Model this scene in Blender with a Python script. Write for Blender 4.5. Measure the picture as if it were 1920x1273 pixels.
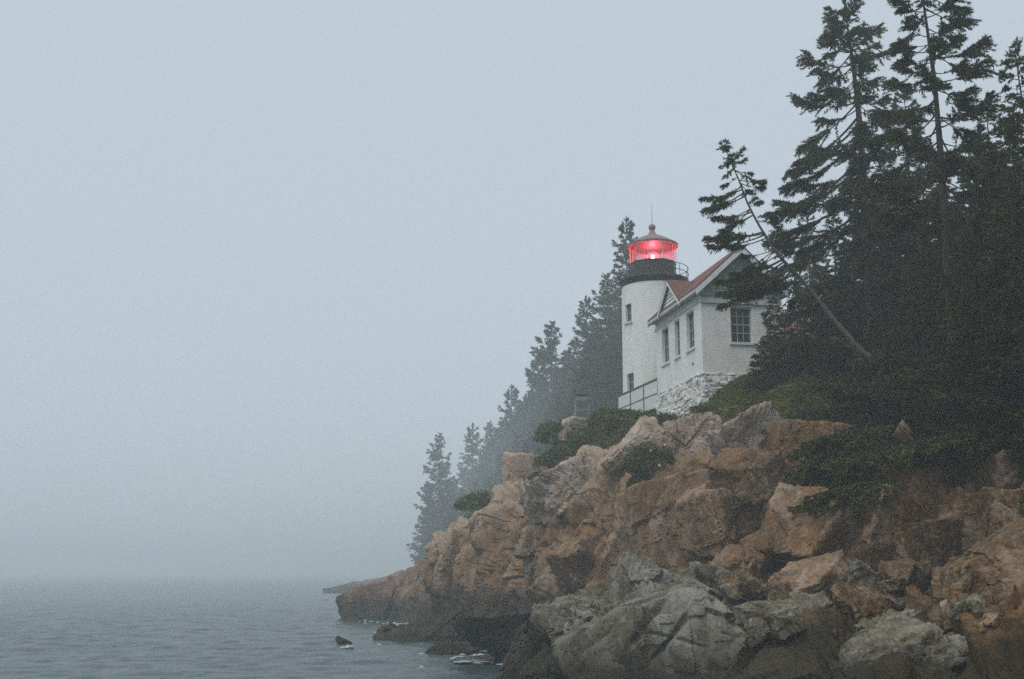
import bpy, math, random
import numpy as np
from mathutils import Vector

# ------------------------------------------------------------------ camera, sky, sun, exposure
for o in list(bpy.data.objects):
    bpy.data.objects.remove(o)
SC = bpy.context.scene
COL = SC.collection
F_PX, HORIZON, CAM_H = 2133.0, 1072.0, 3.2          # photograph is 1920 x 1273
PITCH = math.atan((HORIZON - 636.5) / F_PX)
cam = bpy.data.cameras.new('camera')
cam.sensor_width = 36.0
cam.lens = 36.0 * F_PX / 1920.0
cam.clip_start, cam.clip_end = 0.1, 6000.0
cam_o = bpy.data.objects.new('camera', cam)
cam_o.location = (0, 0, CAM_H)
cam_o.rotation_euler = (math.pi / 2 + PITCH, 0, 0)
COL.objects.link(cam_o)
SC.camera = cam_o

SUN_EL, SUN_AZ = math.radians(60), math.radians(-138)   # azimuth clockwise from +Y: high, from the left, over the sea
world = bpy.data.worlds.new('World')
SC.world = world
world.use_nodes = True
wn, wl = world.node_tree.nodes, world.node_tree.links
bg = wn['Background']
sky = wn.new('ShaderNodeTexSky')
sky.sky_type = 'NISHITA'
sky.sun_disc = False
sky.sun_elevation, sky.sun_rotation = SUN_EL, SUN_AZ
sky.dust_density = 4.0
mix = wn.new('ShaderNodeMix'); mix.data_type = 'RGBA'
mix.inputs['Factor'].default_value = 0.9                 # overcast: an even cloud layer over the blue
mix.inputs['B'].default_value = (4.9, 5.6, 6.2, 1)
wl.new(sky.outputs['Color'], mix.inputs['A'])
wl.new(mix.outputs['Result'], bg.inputs['Color'])
bg.inputs['Strength'].default_value = 0.1

sun = bpy.data.lights.new('sun', 'SUN')
sun.energy, sun.angle, sun.color = 1.3, math.radians(35), (1.0, 0.96, 0.9)
sun_o = bpy.data.objects.new('sun', sun)
sd = Vector((math.sin(SUN_AZ) * math.cos(SUN_EL), math.cos(SUN_AZ) * math.cos(SUN_EL), math.sin(SUN_EL)))
sun_o.rotation_euler = sd.to_track_quat('Z', 'Y').to_euler()
sun_o.location = sd * 60
COL.objects.link(sun_o)

SC.view_settings.view_transform = 'Standard'
SC.view_settings.look = 'None'
SC.view_settings.exposure = 0.27
SC.view_settings.gamma = 1.0
SC.view_settings.use_curve_mapping = False
HAZE_DENSITY = 0.0028
SC.cycles.max_bounces = 5
SC.cycles.diffuse_bounces = 2
SC.cycles.glossy_bounces = 2
SC.cycles.transmission_bounces = 3
SC.cycles.volume_bounces = 2
SC.cycles.transparent_max_bounces = 10
SC.cycles.use_denoising = False      # the grain stays, as on the film
SC.cycles.caustics_reflective = False
SC.cycles.caustics_refractive = False


def P(u, v, Y):
    """World point that lies at distance Y along +Y and shows at photo pixel (u, v). Works on arrays."""
    u, v, Y = np.asarray(u, float), np.asarray(v, float), np.asarray(Y, float)
    dx, dy = (u - 960) / F_PX, (636.5 - v) / F_PX
    y = math.cos(PITCH) - dy * math.sin(PITCH)
    z = math.sin(PITCH) + dy * math.cos(PITCH)
    return np.stack([dx / y * Y, Y + 0 * u, CAM_H + z / y * Y], -1)


def V(u, v, Y):
    return Vector([float(t) for t in P(u, v, Y)])


# ------------------------------------------------------------------ objects
def tag(o, label=None, cat=None, group=None, kind=None):
    if label: o['label'] = label
    if cat: o['category'] = cat
    if group: o['group'] = group
    if kind: o['kind'] = kind
    return o


def empty(name, loc, rz=0.0):
    o = bpy.data.objects.new(name, None)
    o.location = loc
    o.rotation_euler = (0, 0, rz)
    o.empty_display_size = 0.2
    COL.objects.link(o)
    return o


def link(name, me, mat=None, parent=None):
    if mat is not None and not me.materials:
        me.materials.append(mat)
    o = bpy.data.objects.new(name, me)
    COL.objects.link(o)
    if parent is not None:
        o.parent = parent
    return o


def np_mesh(name, verts, faces, smooth=False, attrs=None):
    """Mesh from numpy vertices (N,3) and faces (M,3 or 4); attrs: {name: per-point float array}."""
    verts = np.ascontiguousarray(verts, np.float32)
    faces = np.ascontiguousarray(faces, np.int32)
    k = faces.shape[1]
    me = bpy.data.meshes.new(name)
    me.vertices.add(len(verts)); me.vertices.foreach_set('co', verts.ravel())
    me.loops.add(faces.size); me.loops.foreach_set('vertex_index', faces.ravel())
    me.polygons.add(len(faces))
    me.polygons.foreach_set('loop_start', np.arange(0, faces.size, k, dtype=np.int32))
    me.polygons.foreach_set('use_smooth', np.full(len(faces), smooth, bool))
    me.update(calc_edges=True)
    for an, arr in (attrs or {}).items():
        a = me.attributes.new(an, 'FLOAT', 'POINT')
        a.data.foreach_set('value', np.ascontiguousarray(arr, np.float32))
    return me


class MB:
    """Collects boxes, prisms, tubes and lathes into one mesh."""
    def __init__(s):
        s.v, s.f, s.uv = [], [], {}

    def add(s, verts, faces):
        b = len(s.v)
        s.v += [tuple(float(c) for c in p) for p in verts]
        s.f += [tuple(i + b for i in f) for f in faces]
        return s

    def box(s, x0, x1, y0, y1, z0, z1):
        return s.add([(x0, y0, z0), (x1, y0, z0), (x1, y1, z0), (x0, y1, z0), (x0, y0, z1), (x1, y0, z1), (x1, y1, z1), (x0, y1, z1)],
                     [(0, 3, 2, 1), (4, 5, 6, 7), (0, 1, 5, 4), (1, 2, 6, 5), (2, 3, 7, 6), (3, 0, 4, 7)])

    def hexa(s, p):
        return s.add(p, [(0, 3, 2, 1), (4, 5, 6, 7), (0, 1, 5, 4), (1, 2, 6, 5), (2, 3, 7, 6), (3, 0, 4, 7)])

    def extrude(s, poly, d):
        """poly: list of 3d points (planar), d: offset vector."""
        n = len(poly); d = Vector(d)
        vs = [Vector(p) for p in poly] + [Vector(p) + d for p in poly]
        fs = [tuple(range(n))[::-1], tuple(range(n, 2 * n))]
        fs += [(i, (i + 1) % n, (i + 1) % n + n, i + n) for i in range(n)]
        return s.add(vs, fs)

    def tube(s, pts, rad, n=8, cap=True):
        pts = [Vector(p) for p in pts]
        if not hasattr(rad, '__len__'): rad = [rad] * len(pts)
        vs, fs = [], []
        up = Vector((0.13, 0.31, 0.94))
        for i, p in enumerate(pts):
            t = (pts[min(i + 1, len(pts) - 1)] - pts[max(i - 1, 0)]).normalized()
            a = t.cross(up)
            if a.length < 1e-3: a = t.cross(Vector((1, 0, 0)))
            a.normalize(); b = t.cross(a)
            for k in range(n):
                q = 2 * math.pi * k / n
                vs.append(p + (a * math.cos(q) + b * math.sin(q)) * rad[i])
        for i in range(len(pts) - 1):
            for k in range(n):
                fs.append((i * n + k, i * n + (k + 1) % n, (i + 1) * n + (k + 1) % n, (i + 1) * n + k))
        if cap:
            fs.append(tuple(range(n))[::-1]); fs.append(tuple((len(pts) - 1) * n + k for k in range(n)))
        return s.add(vs, fs)

    def lathe(s, prof, n=32, c=(0, 0), rot=0.0, closed=True):
        vs, fs = [], []
        for r, z in prof:
            for k in range(n):
                q = 2 * math.pi * k / n + rot
                vs.append((c[0] + r * math.cos(q), c[1] + r * math.sin(q), z))
        m = len(prof)
        for i in range(m - 1):
            for k in range(n):
                fs.append((i * n + k, i * n + (k + 1) % n, (i + 1) * n + (k + 1) % n, (i + 1) * n + k))
        if closed:
            fs.append(tuple(range(n))[::-1]); fs.append(tuple((m - 1) * n + k for k in range(n)))
        return s.add(vs, fs)

    def build(s, name, mat, parent=None, smooth=False):
        me = bpy.data.meshes.new(name)
        me.from_pydata(s.v, [], s.f)
        me.update()
        if smooth:
            me.polygons.foreach_set('use_smooth', [len(p.vertices) <= 4 for p in me.polygons])
        return link(name, me, mat, parent)


# ------------------------------------------------------------------ noise
def hash01(ix, iy, iz, seed):
    h = ix.astype(np.uint32) * np.uint32(374761393) + iy.astype(np.uint32) * np.uint32(668265263) + iz.astype(np.uint32) * np.uint32(2246822519) + np.uint32((seed * 1274126177) & 0xFFFFFFFF)
    h = (h ^ (h >> np.uint32(13))) * np.uint32(1274126177)
    h = (h ^ (h >> np.uint32(16))) * np.uint32(2246822519)
    h = h ^ (h >> np.uint32(15))
    return (h & np.uint32(0xFFFFFF)) / np.float64(0x1000000)


def vnoise(p, seed=0):
    i = np.floor(p).astype(np.int64); f = p - i
    f = f * f * (3 - 2 * f)
    out = 0
    for a in (0, 1):
        wx = f[:, 0] if a else 1 - f[:, 0]
        for b in (0, 1):
            wy = f[:, 1] if b else 1 - f[:, 1]
            for c in (0, 1):
                wz = f[:, 2] if c else 1 - f[:, 2]
                out = out + wx * wy * wz * hash01(i[:, 0] + a, i[:, 1] + b, i[:, 2] + c, seed)
    return out * 2 - 1


def fbm(p, octaves=4, seed=0, gain=0.5):
    s, a = 0, 1.0
    for k in range(octaves):
        s = s + a * vnoise(p * (2 ** k) + 17.3 * k, seed + k)
        a *= gain
    return s


def rotmat(rx, ry, rz):
    cx, sx, cy, sy, cz, sz = math.cos(rx), math.sin(rx), math.cos(ry), math.sin(ry), math.cos(rz), math.sin(rz)
    return (np.array([[cz, -sz, 0], [sz, cz, 0], [0, 0, 1]]) @ np.array([[cy, 0, sy], [0, 1, 0], [-sy, 0, cy]])
            @ np.array([[1, 0, 0], [0, cx, -sx], [0, sx, cx]]))


def facets(p, size, rot, seed, pn=4.0, tilt=0.35, crack=0.06, blend=0.1):
    """Jointed-rock relief: space is cut into block-shaped cells; each has its own step, tilt and crack round it.
    Returns stepped relief (about -1..1), crack depth 0..1, cell random, and a chiselled relief of creased planes (no steps)."""
    res = [_facets(c, size, rot, seed, tilt, crack, blend) for c in np.array_split(p, max(1, len(p) // 16000))]
    a, b, c, d = (np.concatenate([r[k] for r in res]) for k in range(4))
    return a, b, c, d - d.mean()


def _facets(p, size, rot, seed, tilt, crack, blend):
    q = (p @ rot.T) / np.asarray(size)
    base = np.floor(q).astype(np.int64)
    f = (q - base).astype(np.float32)
    fr = lambda x: x - np.floor(x)
    best = np.full(len(q), 1e9, np.float32); second = best.copy(); top = -best
    rel = np.zeros(len(q), np.float32); rel2 = rel.copy(); rid = rel.copy()
    for a in (-1, 0, 1):
        for b in (-1, 0, 1):
            for c in (-1, 0, 1):
                ix, iy, iz = base[:, 0] + a, base[:, 1] + b, base[:, 2] + c
                h = hash01(ix, iy, iz, seed + 1)
                d0 = f[:, 0] - np.float32(a + 0.1) - 0.8 * h.astype(np.float32)
                d1 = f[:, 1] - np.float32(b + 0.1) - 0.8 * fr(h * 61.7).astype(np.float32)
                d2 = f[:, 2] - np.float32(c + 0.1) - 0.8 * fr(h * 3571.3).astype(np.float32)
                e0, e1, e2 = d0 * d0, d1 * d1, d2 * d2
                dd = np.sqrt(np.sqrt(e0 * e0 + e1 * e1 + e2 * e2))
                r = hash01(ix, iy, iz, seed + 7)
                t = ((fr(r * 37.1) - 0.5).astype(np.float32) * d0 + (fr(r * 911.3) - 0.5).astype(np.float32) * d1 + (fr(r * 5077.9) - 0.5).astype(np.float32) * d2)
                r32 = r.astype(np.float32)
                v = (r32 * 2 - 1) + t * np.float32(tilt * 4)
                np.maximum(top, r32 * np.float32(0.85) + t * np.float32(1.8) - np.float32(0.95) * dd, out=top)
                near = dd < best
                mid = (~near) & (dd < second)
                rel2 = np.where(near, rel, np.where(mid, v, rel2))
                second = np.where(near, best, np.where(mid, dd, second))
                rel = np.where(near, v, rel)
                rid = np.where(near, fr(r * 173.7).astype(np.float32), rid)
                best = np.where(near, dd, best)
    edge = second - best
    k = 0.5 * np.clip(1 - edge / blend, 0, 1)
    return rel * (1 - k) + rel2 * k, np.clip(1 - edge / crack, 0, 1) ** 1.5, rid, top


# ------------------------------------------------------------------ materials
def new_mat(name):
    m = bpy.data.materials.new(name); m.use_nodes = True
    nt = m.node_tree
    b = nt.nodes['Principled BSDF']
    return m, nt, nt.nodes, nt.links, b


def n_noise(nt, vec, scale, detail=5.0, rough=0.6):
    n = nt.nodes.new('ShaderNodeTexNoise')
    n.inputs['Scale'].default_value = scale
    n.inputs['Detail'].default_value = detail
    n.inputs['Roughness'].default_value = rough
    if vec is not None: nt.links.new(vec, n.inputs['Vector'])
    return n.outputs['Fac']


def n_range(nt, val, a, b, c=0.0, d=1.0):
    n = nt.nodes.new('ShaderNodeMapRange')
    for k, x in zip(('From Min', 'From Max', 'To Min', 'To Max'), (a, b, c, d)):
        n.inputs[k].default_value = x
    nt.links.new(val, n.inputs['Value'])
    return n.outputs['Result']


def n_mix(nt, fac, a, b, mode='MIX'):
    n = nt.nodes.new('ShaderNodeMix'); n.data_type = 'RGBA'; n.blend_type = mode
    for key, x in (('Factor', fac), ('A', a), ('B', b)):
        if isinstance(x, (int, float)): n.inputs[key].default_value = x
        elif isinstance(x, tuple): n.inputs[key].default_value = x + (1,) if len(x) == 3 else x
        else: nt.links.new(x, n.inputs[key])
    return n.outputs['Result']


def n_math(nt, op, a, b=0.0):
    n = nt.nodes.new('ShaderNodeMath'); n.operation = op
    for i, x in enumerate((a, b)):
        if isinstance(x, (int, float)): n.inputs[i].default_value = x
        else: nt.links.new(x, n.inputs[i])
    return n.outputs[0]


def n_bump(nt, height, strength, dist, bsdf, prev=None):
    n = nt.nodes.new('ShaderNodeBump')
    n.inputs['Strength'].default_value = strength
    n.inputs['Distance'].default_value = dist
    nt.links.new(height, n.inputs['Height'])
    if prev is not None: nt.links.new(prev, n.inputs['Normal'])
    if bsdf is not None: nt.links.new(n.outputs['Normal'], bsdf.inputs['Normal'])
    return n.outputs['Normal']


def plain(name, col, rough=0.7, vary=0.12, scale=3.0, metal=0.0, bump=0.0):
    m, nt, N, L, b = new_mat(name)
    tc = N.new('ShaderNodeTexCoord')
    f = n_noise(nt, tc.outputs['Object'], scale, 6)
    dark = tuple(c * (1 - vary * 2) for c in col); light = tuple(min(1, c * (1 + vary)) for c in col)
    L.new(n_mix(nt, n_range(nt, f, 0.3, 0.7), dark, light), b.inputs['Base Color'])
    b.inputs['Roughness'].default_value = rough
    b.inputs['Metallic'].default_value = metal
    if bump: n_bump(nt, n_noise(nt, tc.outputs['Object'], scale * 6, 4), 0.6, bump, b)
    return m


def rock_mat(name, warm, brown, pale, pale_lo=99.0, pale_hi=100.0, tide=1.2, grey=0.0):
    m, nt, N, L, b = new_mat(name)
    g = N.new('ShaderNodeNewGeometry'); pos = g.outputs['Position']
    mp = N.new('ShaderNodeMapping'); mp.inputs['Rotation'].default_value = (0.2, 0.75, 0.3); mp.inputs['Scale'].default_value = (1, 1, 0.35)
    L.new(pos, mp.inputs['Vector'])
    big = n_noise(nt, mp.outputs['Vector'], 0.42, 5, 0.65)
    mid = n_noise(nt, pos, 1.9, 7, 0.68)
    fine = n_noise(nt, pos, 14.0, 6, 0.7)
    at = N.new('ShaderNodeAttribute'); at.attribute_name = 'tint'
    cell = at.outputs['Fac']
    c = n_mix(nt, n_range(nt, big, 0.38, 0.62), warm, brown)
    c = n_mix(nt, n_math(nt, 'MULTIPLY', n_range(nt, cell, 0.45, 0.85), 0.6), c, pale)
    c = n_mix(nt, n_math(nt, 'MULTIPLY', n_range(nt, mid, 0.5, 0.68), 0.5), c, tuple(x * 0.45 for x in brown))
    # dark stains run down with the water
    mp2 = N.new('ShaderNodeMapping'); mp2.inputs['Rotation'].default_value = (0, 0.25, 0); mp2.inputs['Scale'].default_value = (1.6, 1.6, 0.22); L.new(pos, mp2.inputs['Vector'])
    c = n_mix(nt, n_math(nt, 'MULTIPLY', n_range(nt, n_noise(nt, mp2.outputs['Vector'], 1.0, 6, 0.7), 0.5, 0.66), 0.6), c, tuple(x * 0.4 for x in brown))
    # weathered, lichen-pale rock high on the bank
    sep = N.new('ShaderNodeSeparateXYZ'); L.new(pos, sep.inputs[0])
    zz = n_math(nt, 'ADD', sep.outputs['Z'], n_math(nt, 'MULTIPLY', n_range(nt, mid, 0.2, 0.8), 2.0))
    zz = n_math(nt, 'ADD', zz, n_math(nt, 'MULTIPLY', n_math(nt, 'SUBTRACT', 6.0, sep.outputs['X']), 0.3))      # the seaward end is more weathered
    c = n_mix(nt, n_math(nt, 'MULTIPLY', n_range(nt, zz, pale_lo, pale_hi), 0.75), c, pale)
    # grey lichen blotches, black specks
    c = n_mix(nt, n_math(nt, 'MULTIPLY', n_range(nt, n_noise(nt, pos, 3.3, 8, 0.75), 0.52, 0.62), 0.2 + grey), c, (0.27, 0.28, 0.26))
    c = n_mix(nt, n_math(nt, 'MULTIPLY', n_range(nt, fine, 0.5, 0.72), 0.45), c, (0.05, 0.045, 0.035))
    c = n_mix(nt, n_math(nt, 'MULTIPLY', n_range(nt, fine, 0.5, 0.3), 0.25), c, (0.6, 0.52, 0.45))
    # weed and wet below the tide line
    t = n_math(nt, 'ADD', sep.outputs['Z'], n_math(nt, 'MULTIPLY', n_range(nt, mid, 0.2, 0.8), -1.1))
    wet = n_range(nt, t, tide, tide - 0.8)
    c = n_mix(nt, n_math(nt, 'MULTIPLY', wet, 0.88), c, (0.026, 0.023, 0.011))
    L.new(c, b.inputs['Base Color'])
    L.new(n_range(nt, wet, 0, 1, 0.9, 0.65), b.inputs['Roughness'])
    b.inputs['Specular IOR Level'].default_value = 0.15
    nb = n_bump(nt, mid, 0.7, 0.12, None)
    n_bump(nt, fine, 0.8, 0.035, b, nb)
    return m


M = {}
M['cliff'] = rock_mat('granite_cliff', (0.235, 0.122, 0.044), (0.1, 0.056, 0.018), (0.48, 0.355, 0.265), 7.7, 10.0, tide=2.3)
M['grey_rock'] = rock_mat('grey_rock', (0.17, 0.145, 0.09), (0.1, 0.077, 0.038), (0.31, 0.3, 0.255), tide=1.8, grey=0.5)
M['pink_rock'] = rock_mat('pink_rock', (0.2, 0.11, 0.045), (0.095, 0.056, 0.02), (0.34, 0.25, 0.17), tide=1.8)
M['pale_rock'] = rock_mat('pale_rock', (0.45, 0.35, 0.28), (0.26, 0.18, 0.12), (0.56, 0.48, 0.43), tide=1.2)
M['pink_far'] = rock_mat('far_rock', (0.2, 0.115, 0.065), (0.11, 0.066, 0.04), (0.3, 0.2, 0.15), tide=1.3)
M['wedge_rock'] = rock_mat('wedge_rock', (0.33, 0.205, 0.115), (0.17, 0.105, 0.055), (0.46, 0.35, 0.27), tide=1.2)
M['dome_rock'] = rock_mat('dome_rock', (0.21, 0.19, 0.14), (0.13, 0.108, 0.07), (0.36, 0.35, 0.31), tide=1.25, grey=0.4)
M['weed_rock'] = rock_mat('weed_rock', (0.1, 0.085, 0.05), (0.06, 0.05, 0.027), (0.15, 0.13, 0.09), tide=2.0)


def leaf_mat(name, a, b_, rough=0.65, trans=0.25):
    m, nt, N, L, b = new_mat(name)
    at = N.new('ShaderNodeAttribute'); at.attribute_name = 'tint'
    L.new(n_mix(nt, at.outputs['Fac'], a, b_), b.inputs['Base Color'])
    b.inputs['Roughness'].default_value = rough
    b.inputs['Specular IOR Level'].default_value = 0.2
    return m


M['needles'] = leaf_mat('spruce_needles', (0.03, 0.04, 0.005), (0.085, 0.098, 0.014))
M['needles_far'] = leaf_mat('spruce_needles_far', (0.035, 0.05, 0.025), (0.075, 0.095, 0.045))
M['leaf'] = leaf_mat('shrub_leaf', (0.04, 0.055, 0.01), (0.12, 0.14, 0.03))
M['grass'] = leaf_mat('grass_blade', (0.08, 0.1, 0.016), (0.19, 0.19, 0.05))
M['petal'] = plain('rose_petal', (0.55, 0.2, 0.22), 0.6)
M['white_flower'] = plain('white_petal', (0.75, 0.75, 0.68), 0.6)
M['bark'] = plain('bark', (0.05, 0.043, 0.03), 0.9, 0.3, 9.0, bump=0.03)
M['bark_pale'] = plain('bark_pale', (0.11, 0.1, 0.08), 0.9, 0.3, 9.0, bump=0.03)
M['soil'] = plain('soil_turf', (0.075, 0.075, 0.028), 0.95, 0.3, 1.3, bump=0.12)

# ------------------------------------------------------------------ lofted terrain
def interp_rows(us, cols, rows):
    """cols: control u; rows: list of lists of (v, Y). Returns for every u and row a world point (rows, len(us), 3)."""
    out = []
    for r in rows:
        v = np.interp(us, cols, [a[0] for a in r]); Y = np.interp(us, cols, [a[1] for a in r])
        out.append(P(us, v, Y))
    return np.stack(out)


def smooth_u(a, k):
    if k < 2: return a
    ker = np.hanning(k + 2)[1:-1]; ker /= ker.sum()
    pad = np.pad(a, ((0, 0), (k // 2, k - 1 - k // 2), (0, 0)), mode='edge')
    return np.stack([np.stack([np.convolve(pad[i, :, c], ker, 'valid') for c in range(3)], -1) for i in range(a.shape[0])])


def loft(ctrl, nrow):
    """Catmull-Rom through the control rows. ctrl (R, N, 3) -> (nrow, N, 3)"""
    R = ctrl.shape[0]
    seg = np.linalg.norm(np.diff(ctrl, axis=0), axis=-1).mean(1)
    cum = np.concatenate([[0], np.cumsum(seg)]); t = np.linspace(0, cum[-1], nrow)
    out = []
    for x in t:
        i = min(max(np.searchsorted(cum, x, 'right') - 1, 0), R - 2)
        s = (x - cum[i]) / seg[i]
        p0, p1, p2, p3 = ctrl[max(i - 1, 0)], ctrl[i], ctrl[i + 1], ctrl[min(i + 2, R - 1)]
        m1, m2 = (p2 - p0) * 0.4, (p3 - p1) * 0.4
        h = (2 * s**3 - 3 * s**2 + 1), (s**3 - 2 * s**2 + s), (-2 * s**3 + 3 * s**2), (s**3 - s**2)
        out.append(h[0] * p1 + h[1] * m1 + h[2] * p2 + h[3] * m2)
    return np.stack(out)


def grid_faces(nr, nc):
    i = np.arange(nr - 1)[:, None] * nc + np.arange(nc - 1)[None, :]
    return np.stack([i, i + 1, i + nc + 1, i + nc], -1).reshape(-1, 4)


def grid_normals(g):
    du = np.gradient(g, axis=1); dv = np.gradient(g, axis=0)
    n = np.cross(du, dv)
    return n / (np.linalg.norm(n, axis=-1, keepdims=True) + 1e-9)


JR = rotmat(0.12, 0.36, 0.3)        # the joint sets of this shore dip to the left


def rocky(g, mat, name, amp=1.0, big=(2.3, 1.9, 5.0), seed=3, parent=None, nsmooth=25):
    """Displace a lofted grid with jointed blocks of three sizes and link it."""
    nr, nc = g.shape[:2]
    n = grid_normals(smooth_u(g, nsmooth)).reshape(-1, 3)
    p = g.reshape(-1, 3)
    w = p + 0.12 * np.stack([fbm(p * 0.5, 3, seed + 50), fbm(p * 0.5 + 9, 3, seed + 51), fbm(p * 0.5 + 21, 3, seed + 52)], -1)
    b = np.asarray(big)
    r1, c1, i1, h1 = facets(w, b, JR, seed, 4.0, 0.55, 0.06, 0.26)
    r2, c2, i2, h2 = facets(w, b * 0.45, JR @ rotmat(0.2, 0.1, -0.2), seed + 20, 4.0, 0.6, 0.09, 0.3)
    r3, c3, i3, h3 = facets(w, b * 0.19, JR @ rotmat(-0.2, 0.2, 0.3), seed + 40, 4.0, 0.7, 0.14, 0.4)
    r4, c4, i4, h4 = facets(p, b * 0.075, JR @ rotmat(0.3, -0.2, 0.1), seed + 44, 4.0, 0.7, 0.14, 0.4)
    d = 0.45 * r1 - 0.3 * c1 + 0.75 * h1 + 0.14 * r2 - 0.14 * c2 + 0.25 * fbm(p * 0.25, 3, seed + 70)
    fine_ = 0.45 * h2 + 0.2 * h3 + 0.03 * r3 - 0.03 * c3 + 0.08 * h4 + 0.03 * fbm(p * 4.0, 3, seed + 60)
    d = d.reshape(nr, nc)
    for _ in range(4):
        d[1:-1] = 0.25 * d[:-2] + 0.5 * d[1:-1] + 0.25 * d[2:]
        d[:, 1:-1] = 0.25 * d[:, :-2] + 0.5 * d[:, 1:-1] + 0.25 * d[:, 2:]
    d = d.ravel() + fine_
    q = p + n * (d * amp)[:, None]
    return link(name, np_mesh(name, q, grid_faces(nr, nc), False, {'tint': np.clip(0.5 * i1 + 0.3 * i2 + 0.2 * i3, 0, 1)}), mat, parent), q.reshape(g.shape)


# main cliff: control columns (photo u) and rows from under the water up over the crest
CU = [800, 830, 900, 1000, 1100, 1200, 1300, 1400, 1500, 1600, 1700, 1800, 1920, 2150, 2500]
ROWS = [
    # below the water / in front
    [(1235, 61), (1230, 60), (1240, 53), (1275, 42), (1330, 35), (1380, 29), (1440, 24), (1480, 21), (1500, 18), (1540, 15.5), (1580, 13.5), (1600, 12.5), (1640, 11.5), (1700, 10), (1800, 8)],
    [(1185, 64), (1185, 62.5), (1195, 56), (1228, 45), (1262, 37), (1275, 32), (1280, 27.5), (1285, 24), (1270, 21), (1300, 18), (1320, 16), (1330, 15), (1350, 14), (1400, 12), (1480, 10)],
    [(1140, 65.5), (1130, 63.5), (1130, 57.5), (1140, 47), (1165, 41), (1170, 36), (1170, 32), (1175, 28), (1165, 25), (1180, 22), (1180, 20), (1180, 18.5), (1185, 17), (1200, 15), (1230, 13)],
    [(1090, 66), (1075, 64), (1060, 58.5), (1040, 49), (1050, 43.5), (1045, 38.5), (1045, 35), (1055, 32), (1060, 30), (1065, 28.5), (1060, 27), (1050, 25.5), (1055, 23.5), (1060, 21), (1070, 18)],
    [(1055, 66.5), (1035, 64.5), (1000, 59.5), (960, 51), (960, 46), (930, 41.5), (925, 38.5), (930, 36), (935, 34), (955, 31.5), (930, 29), (915, 27.2), (920, 25.5), (900, 23), (890, 20)],
    [(1040, 67.5), (1016, 65.5), (978, 61), (920, 53.5), (868, 50.5), (832, 48), (815, 45), (810, 40), (868, 36), (905, 33), (885, 30.8), (838, 29), (805, 27), (790, 24.5), (770, 21.5)],
    [(1036, 72), (1016, 70), (975, 65), (912, 57), (860, 53.5), (836, 51), (814, 47.0), (796, 43), (850, 38.5), (895, 35.5), (878, 33.5), (832, 32), (800, 30), (780, 27), (760, 24)],
]
us = np.concatenate([np.arange(800, 1150, 0.95), np.arange(1150, 2061, 1.75), np.arange(2064, 2500, 5.0)])
ctrl = smooth_u(interp_rows(us, CU, ROWS), 41)
cliff_base = loft(ctrl, 470)
cliff, cliff_pts = rocky(cliff_base, M['cliff'], 'cliff', 0.9, seed=3)
tag(cliff, 'jointed pink and brown granite cliff below the lighthouse', 'cliff', kind='structure')

def cliff_at(u, v, pts=None):
    """Nearest point of the cliff surface that shows at photo pixel (u, v)."""
    line = (cliff_pts if pts is None else pts)[:, int(np.argmin(np.abs(us - u)))]
    d_ = line[:, 1] * math.cos(PITCH) + (line[:, 2] - CAM_H) * math.sin(PITCH)
    pv = 636.5 - F_PX * (-line[:, 1] * math.sin(PITCH) + (line[:, 2] - CAM_H) * math.cos(PITCH)) / d_
    ok = np.where(np.abs(pv - v) < 3.0)[0]
    i = ok[np.argmin(line[ok, 1])] if len(ok) else int(np.argmin(np.abs(pv - v)))
    return line[i]


# turf bank and plateau behind the crest
GU = [600, 700, 800, 830, 900, 1000, 1100, 1200, 1300, 1400, 1500, 1600, 1700, 1800, 1920, 2150, 2600]
GROWS = [
    [(1125, 140), (1125, 105), (1090, 72), (1040, 70), (990, 63.5), (927, 55.5), (874, 52), (838, 49.5), (816, 46.0), (812, 41.5), (868, 37), (905, 34), (870, 31.8), (838, 30), (812, 28), (795, 25.5), (775, 22.5)],
    [(1135, 150), (1135, 118), (1080, 82), (1025, 78), (968, 70), (900, 61), (832, 55), (812, 51.5), (800, 46.8), (756, 43.5), (780, 39), (800, 36), (775, 34), (772, 32), (755, 30), (735, 27), (710, 24)],
    [(1130, 170), (1130, 140), (1066, 115), (1010, 110), (950, 100), (875, 85), (795, 70), (775, 58.5), (772, 51), (716, 47.5), (695, 44.5), (682, 42), (680, 40), (672, 38), (652, 36), (620, 33), (590, 30)],
    [(1118, 260), (1115, 240), (1066, 220), (1012, 205), (955, 190), (890, 165), (820, 120), (780, 95), (760, 75), (740, 66), (730, 60), (720, 56), (720, 54), (715, 52), (700, 50), (670, 47), (640, 44)],
    [(1096, 520), (1094, 520), (1075, 520), (1045, 520), (1025, 520), (1020, 520), (1015, 520), (1012, 520), (1010, 520), (1010, 520), (1010, 520), (1010, 520), (1010, 520), (1010, 520), (1010, 520), (1010, 520), (1010, 520)],
]
gus = np.linspace(600, 2600, 400)
gctrl = smooth_u(interp_rows(gus, GU, GROWS), 15)
G = loft(gctrl[:4], 140)
gp = G.reshape(-1, 3)
G = (gp + np.array([0, 0, 1.0]) * (0.22 * fbm(gp * 0.35, 4, 5) + 0.06 * fbm(gp * 1.7, 3, 6))[:, None]).reshape(G.shape)
Gfull = np.concatenate([G, gctrl[4:5]], 0)
ground = link('ground', np_mesh('ground', Gfull.reshape(-1, 3), grid_faces(Gfull.shape[0], Gfull.shape[1]), True), M['soil'])
tag(ground, 'dark turf bank and wooded ground above the cliff', 'ground', kind='structure')


def ground_z(x, y):
    """Height of the ground or the cliff at a world x, y (nearest sample)."""
    best, z = 1e9, 10.0
    for A in (G.reshape(-1, 3)[::2], cliff_pts.reshape(-1, 3)[::9]):
        d = (A[:, 0] - x) ** 2 + (A[:, 1] - y) ** 2
        i = int(np.argmin(d))
        if d[i] < best: best, z = d[i], A[i, 2]
    return float(z)


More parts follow.
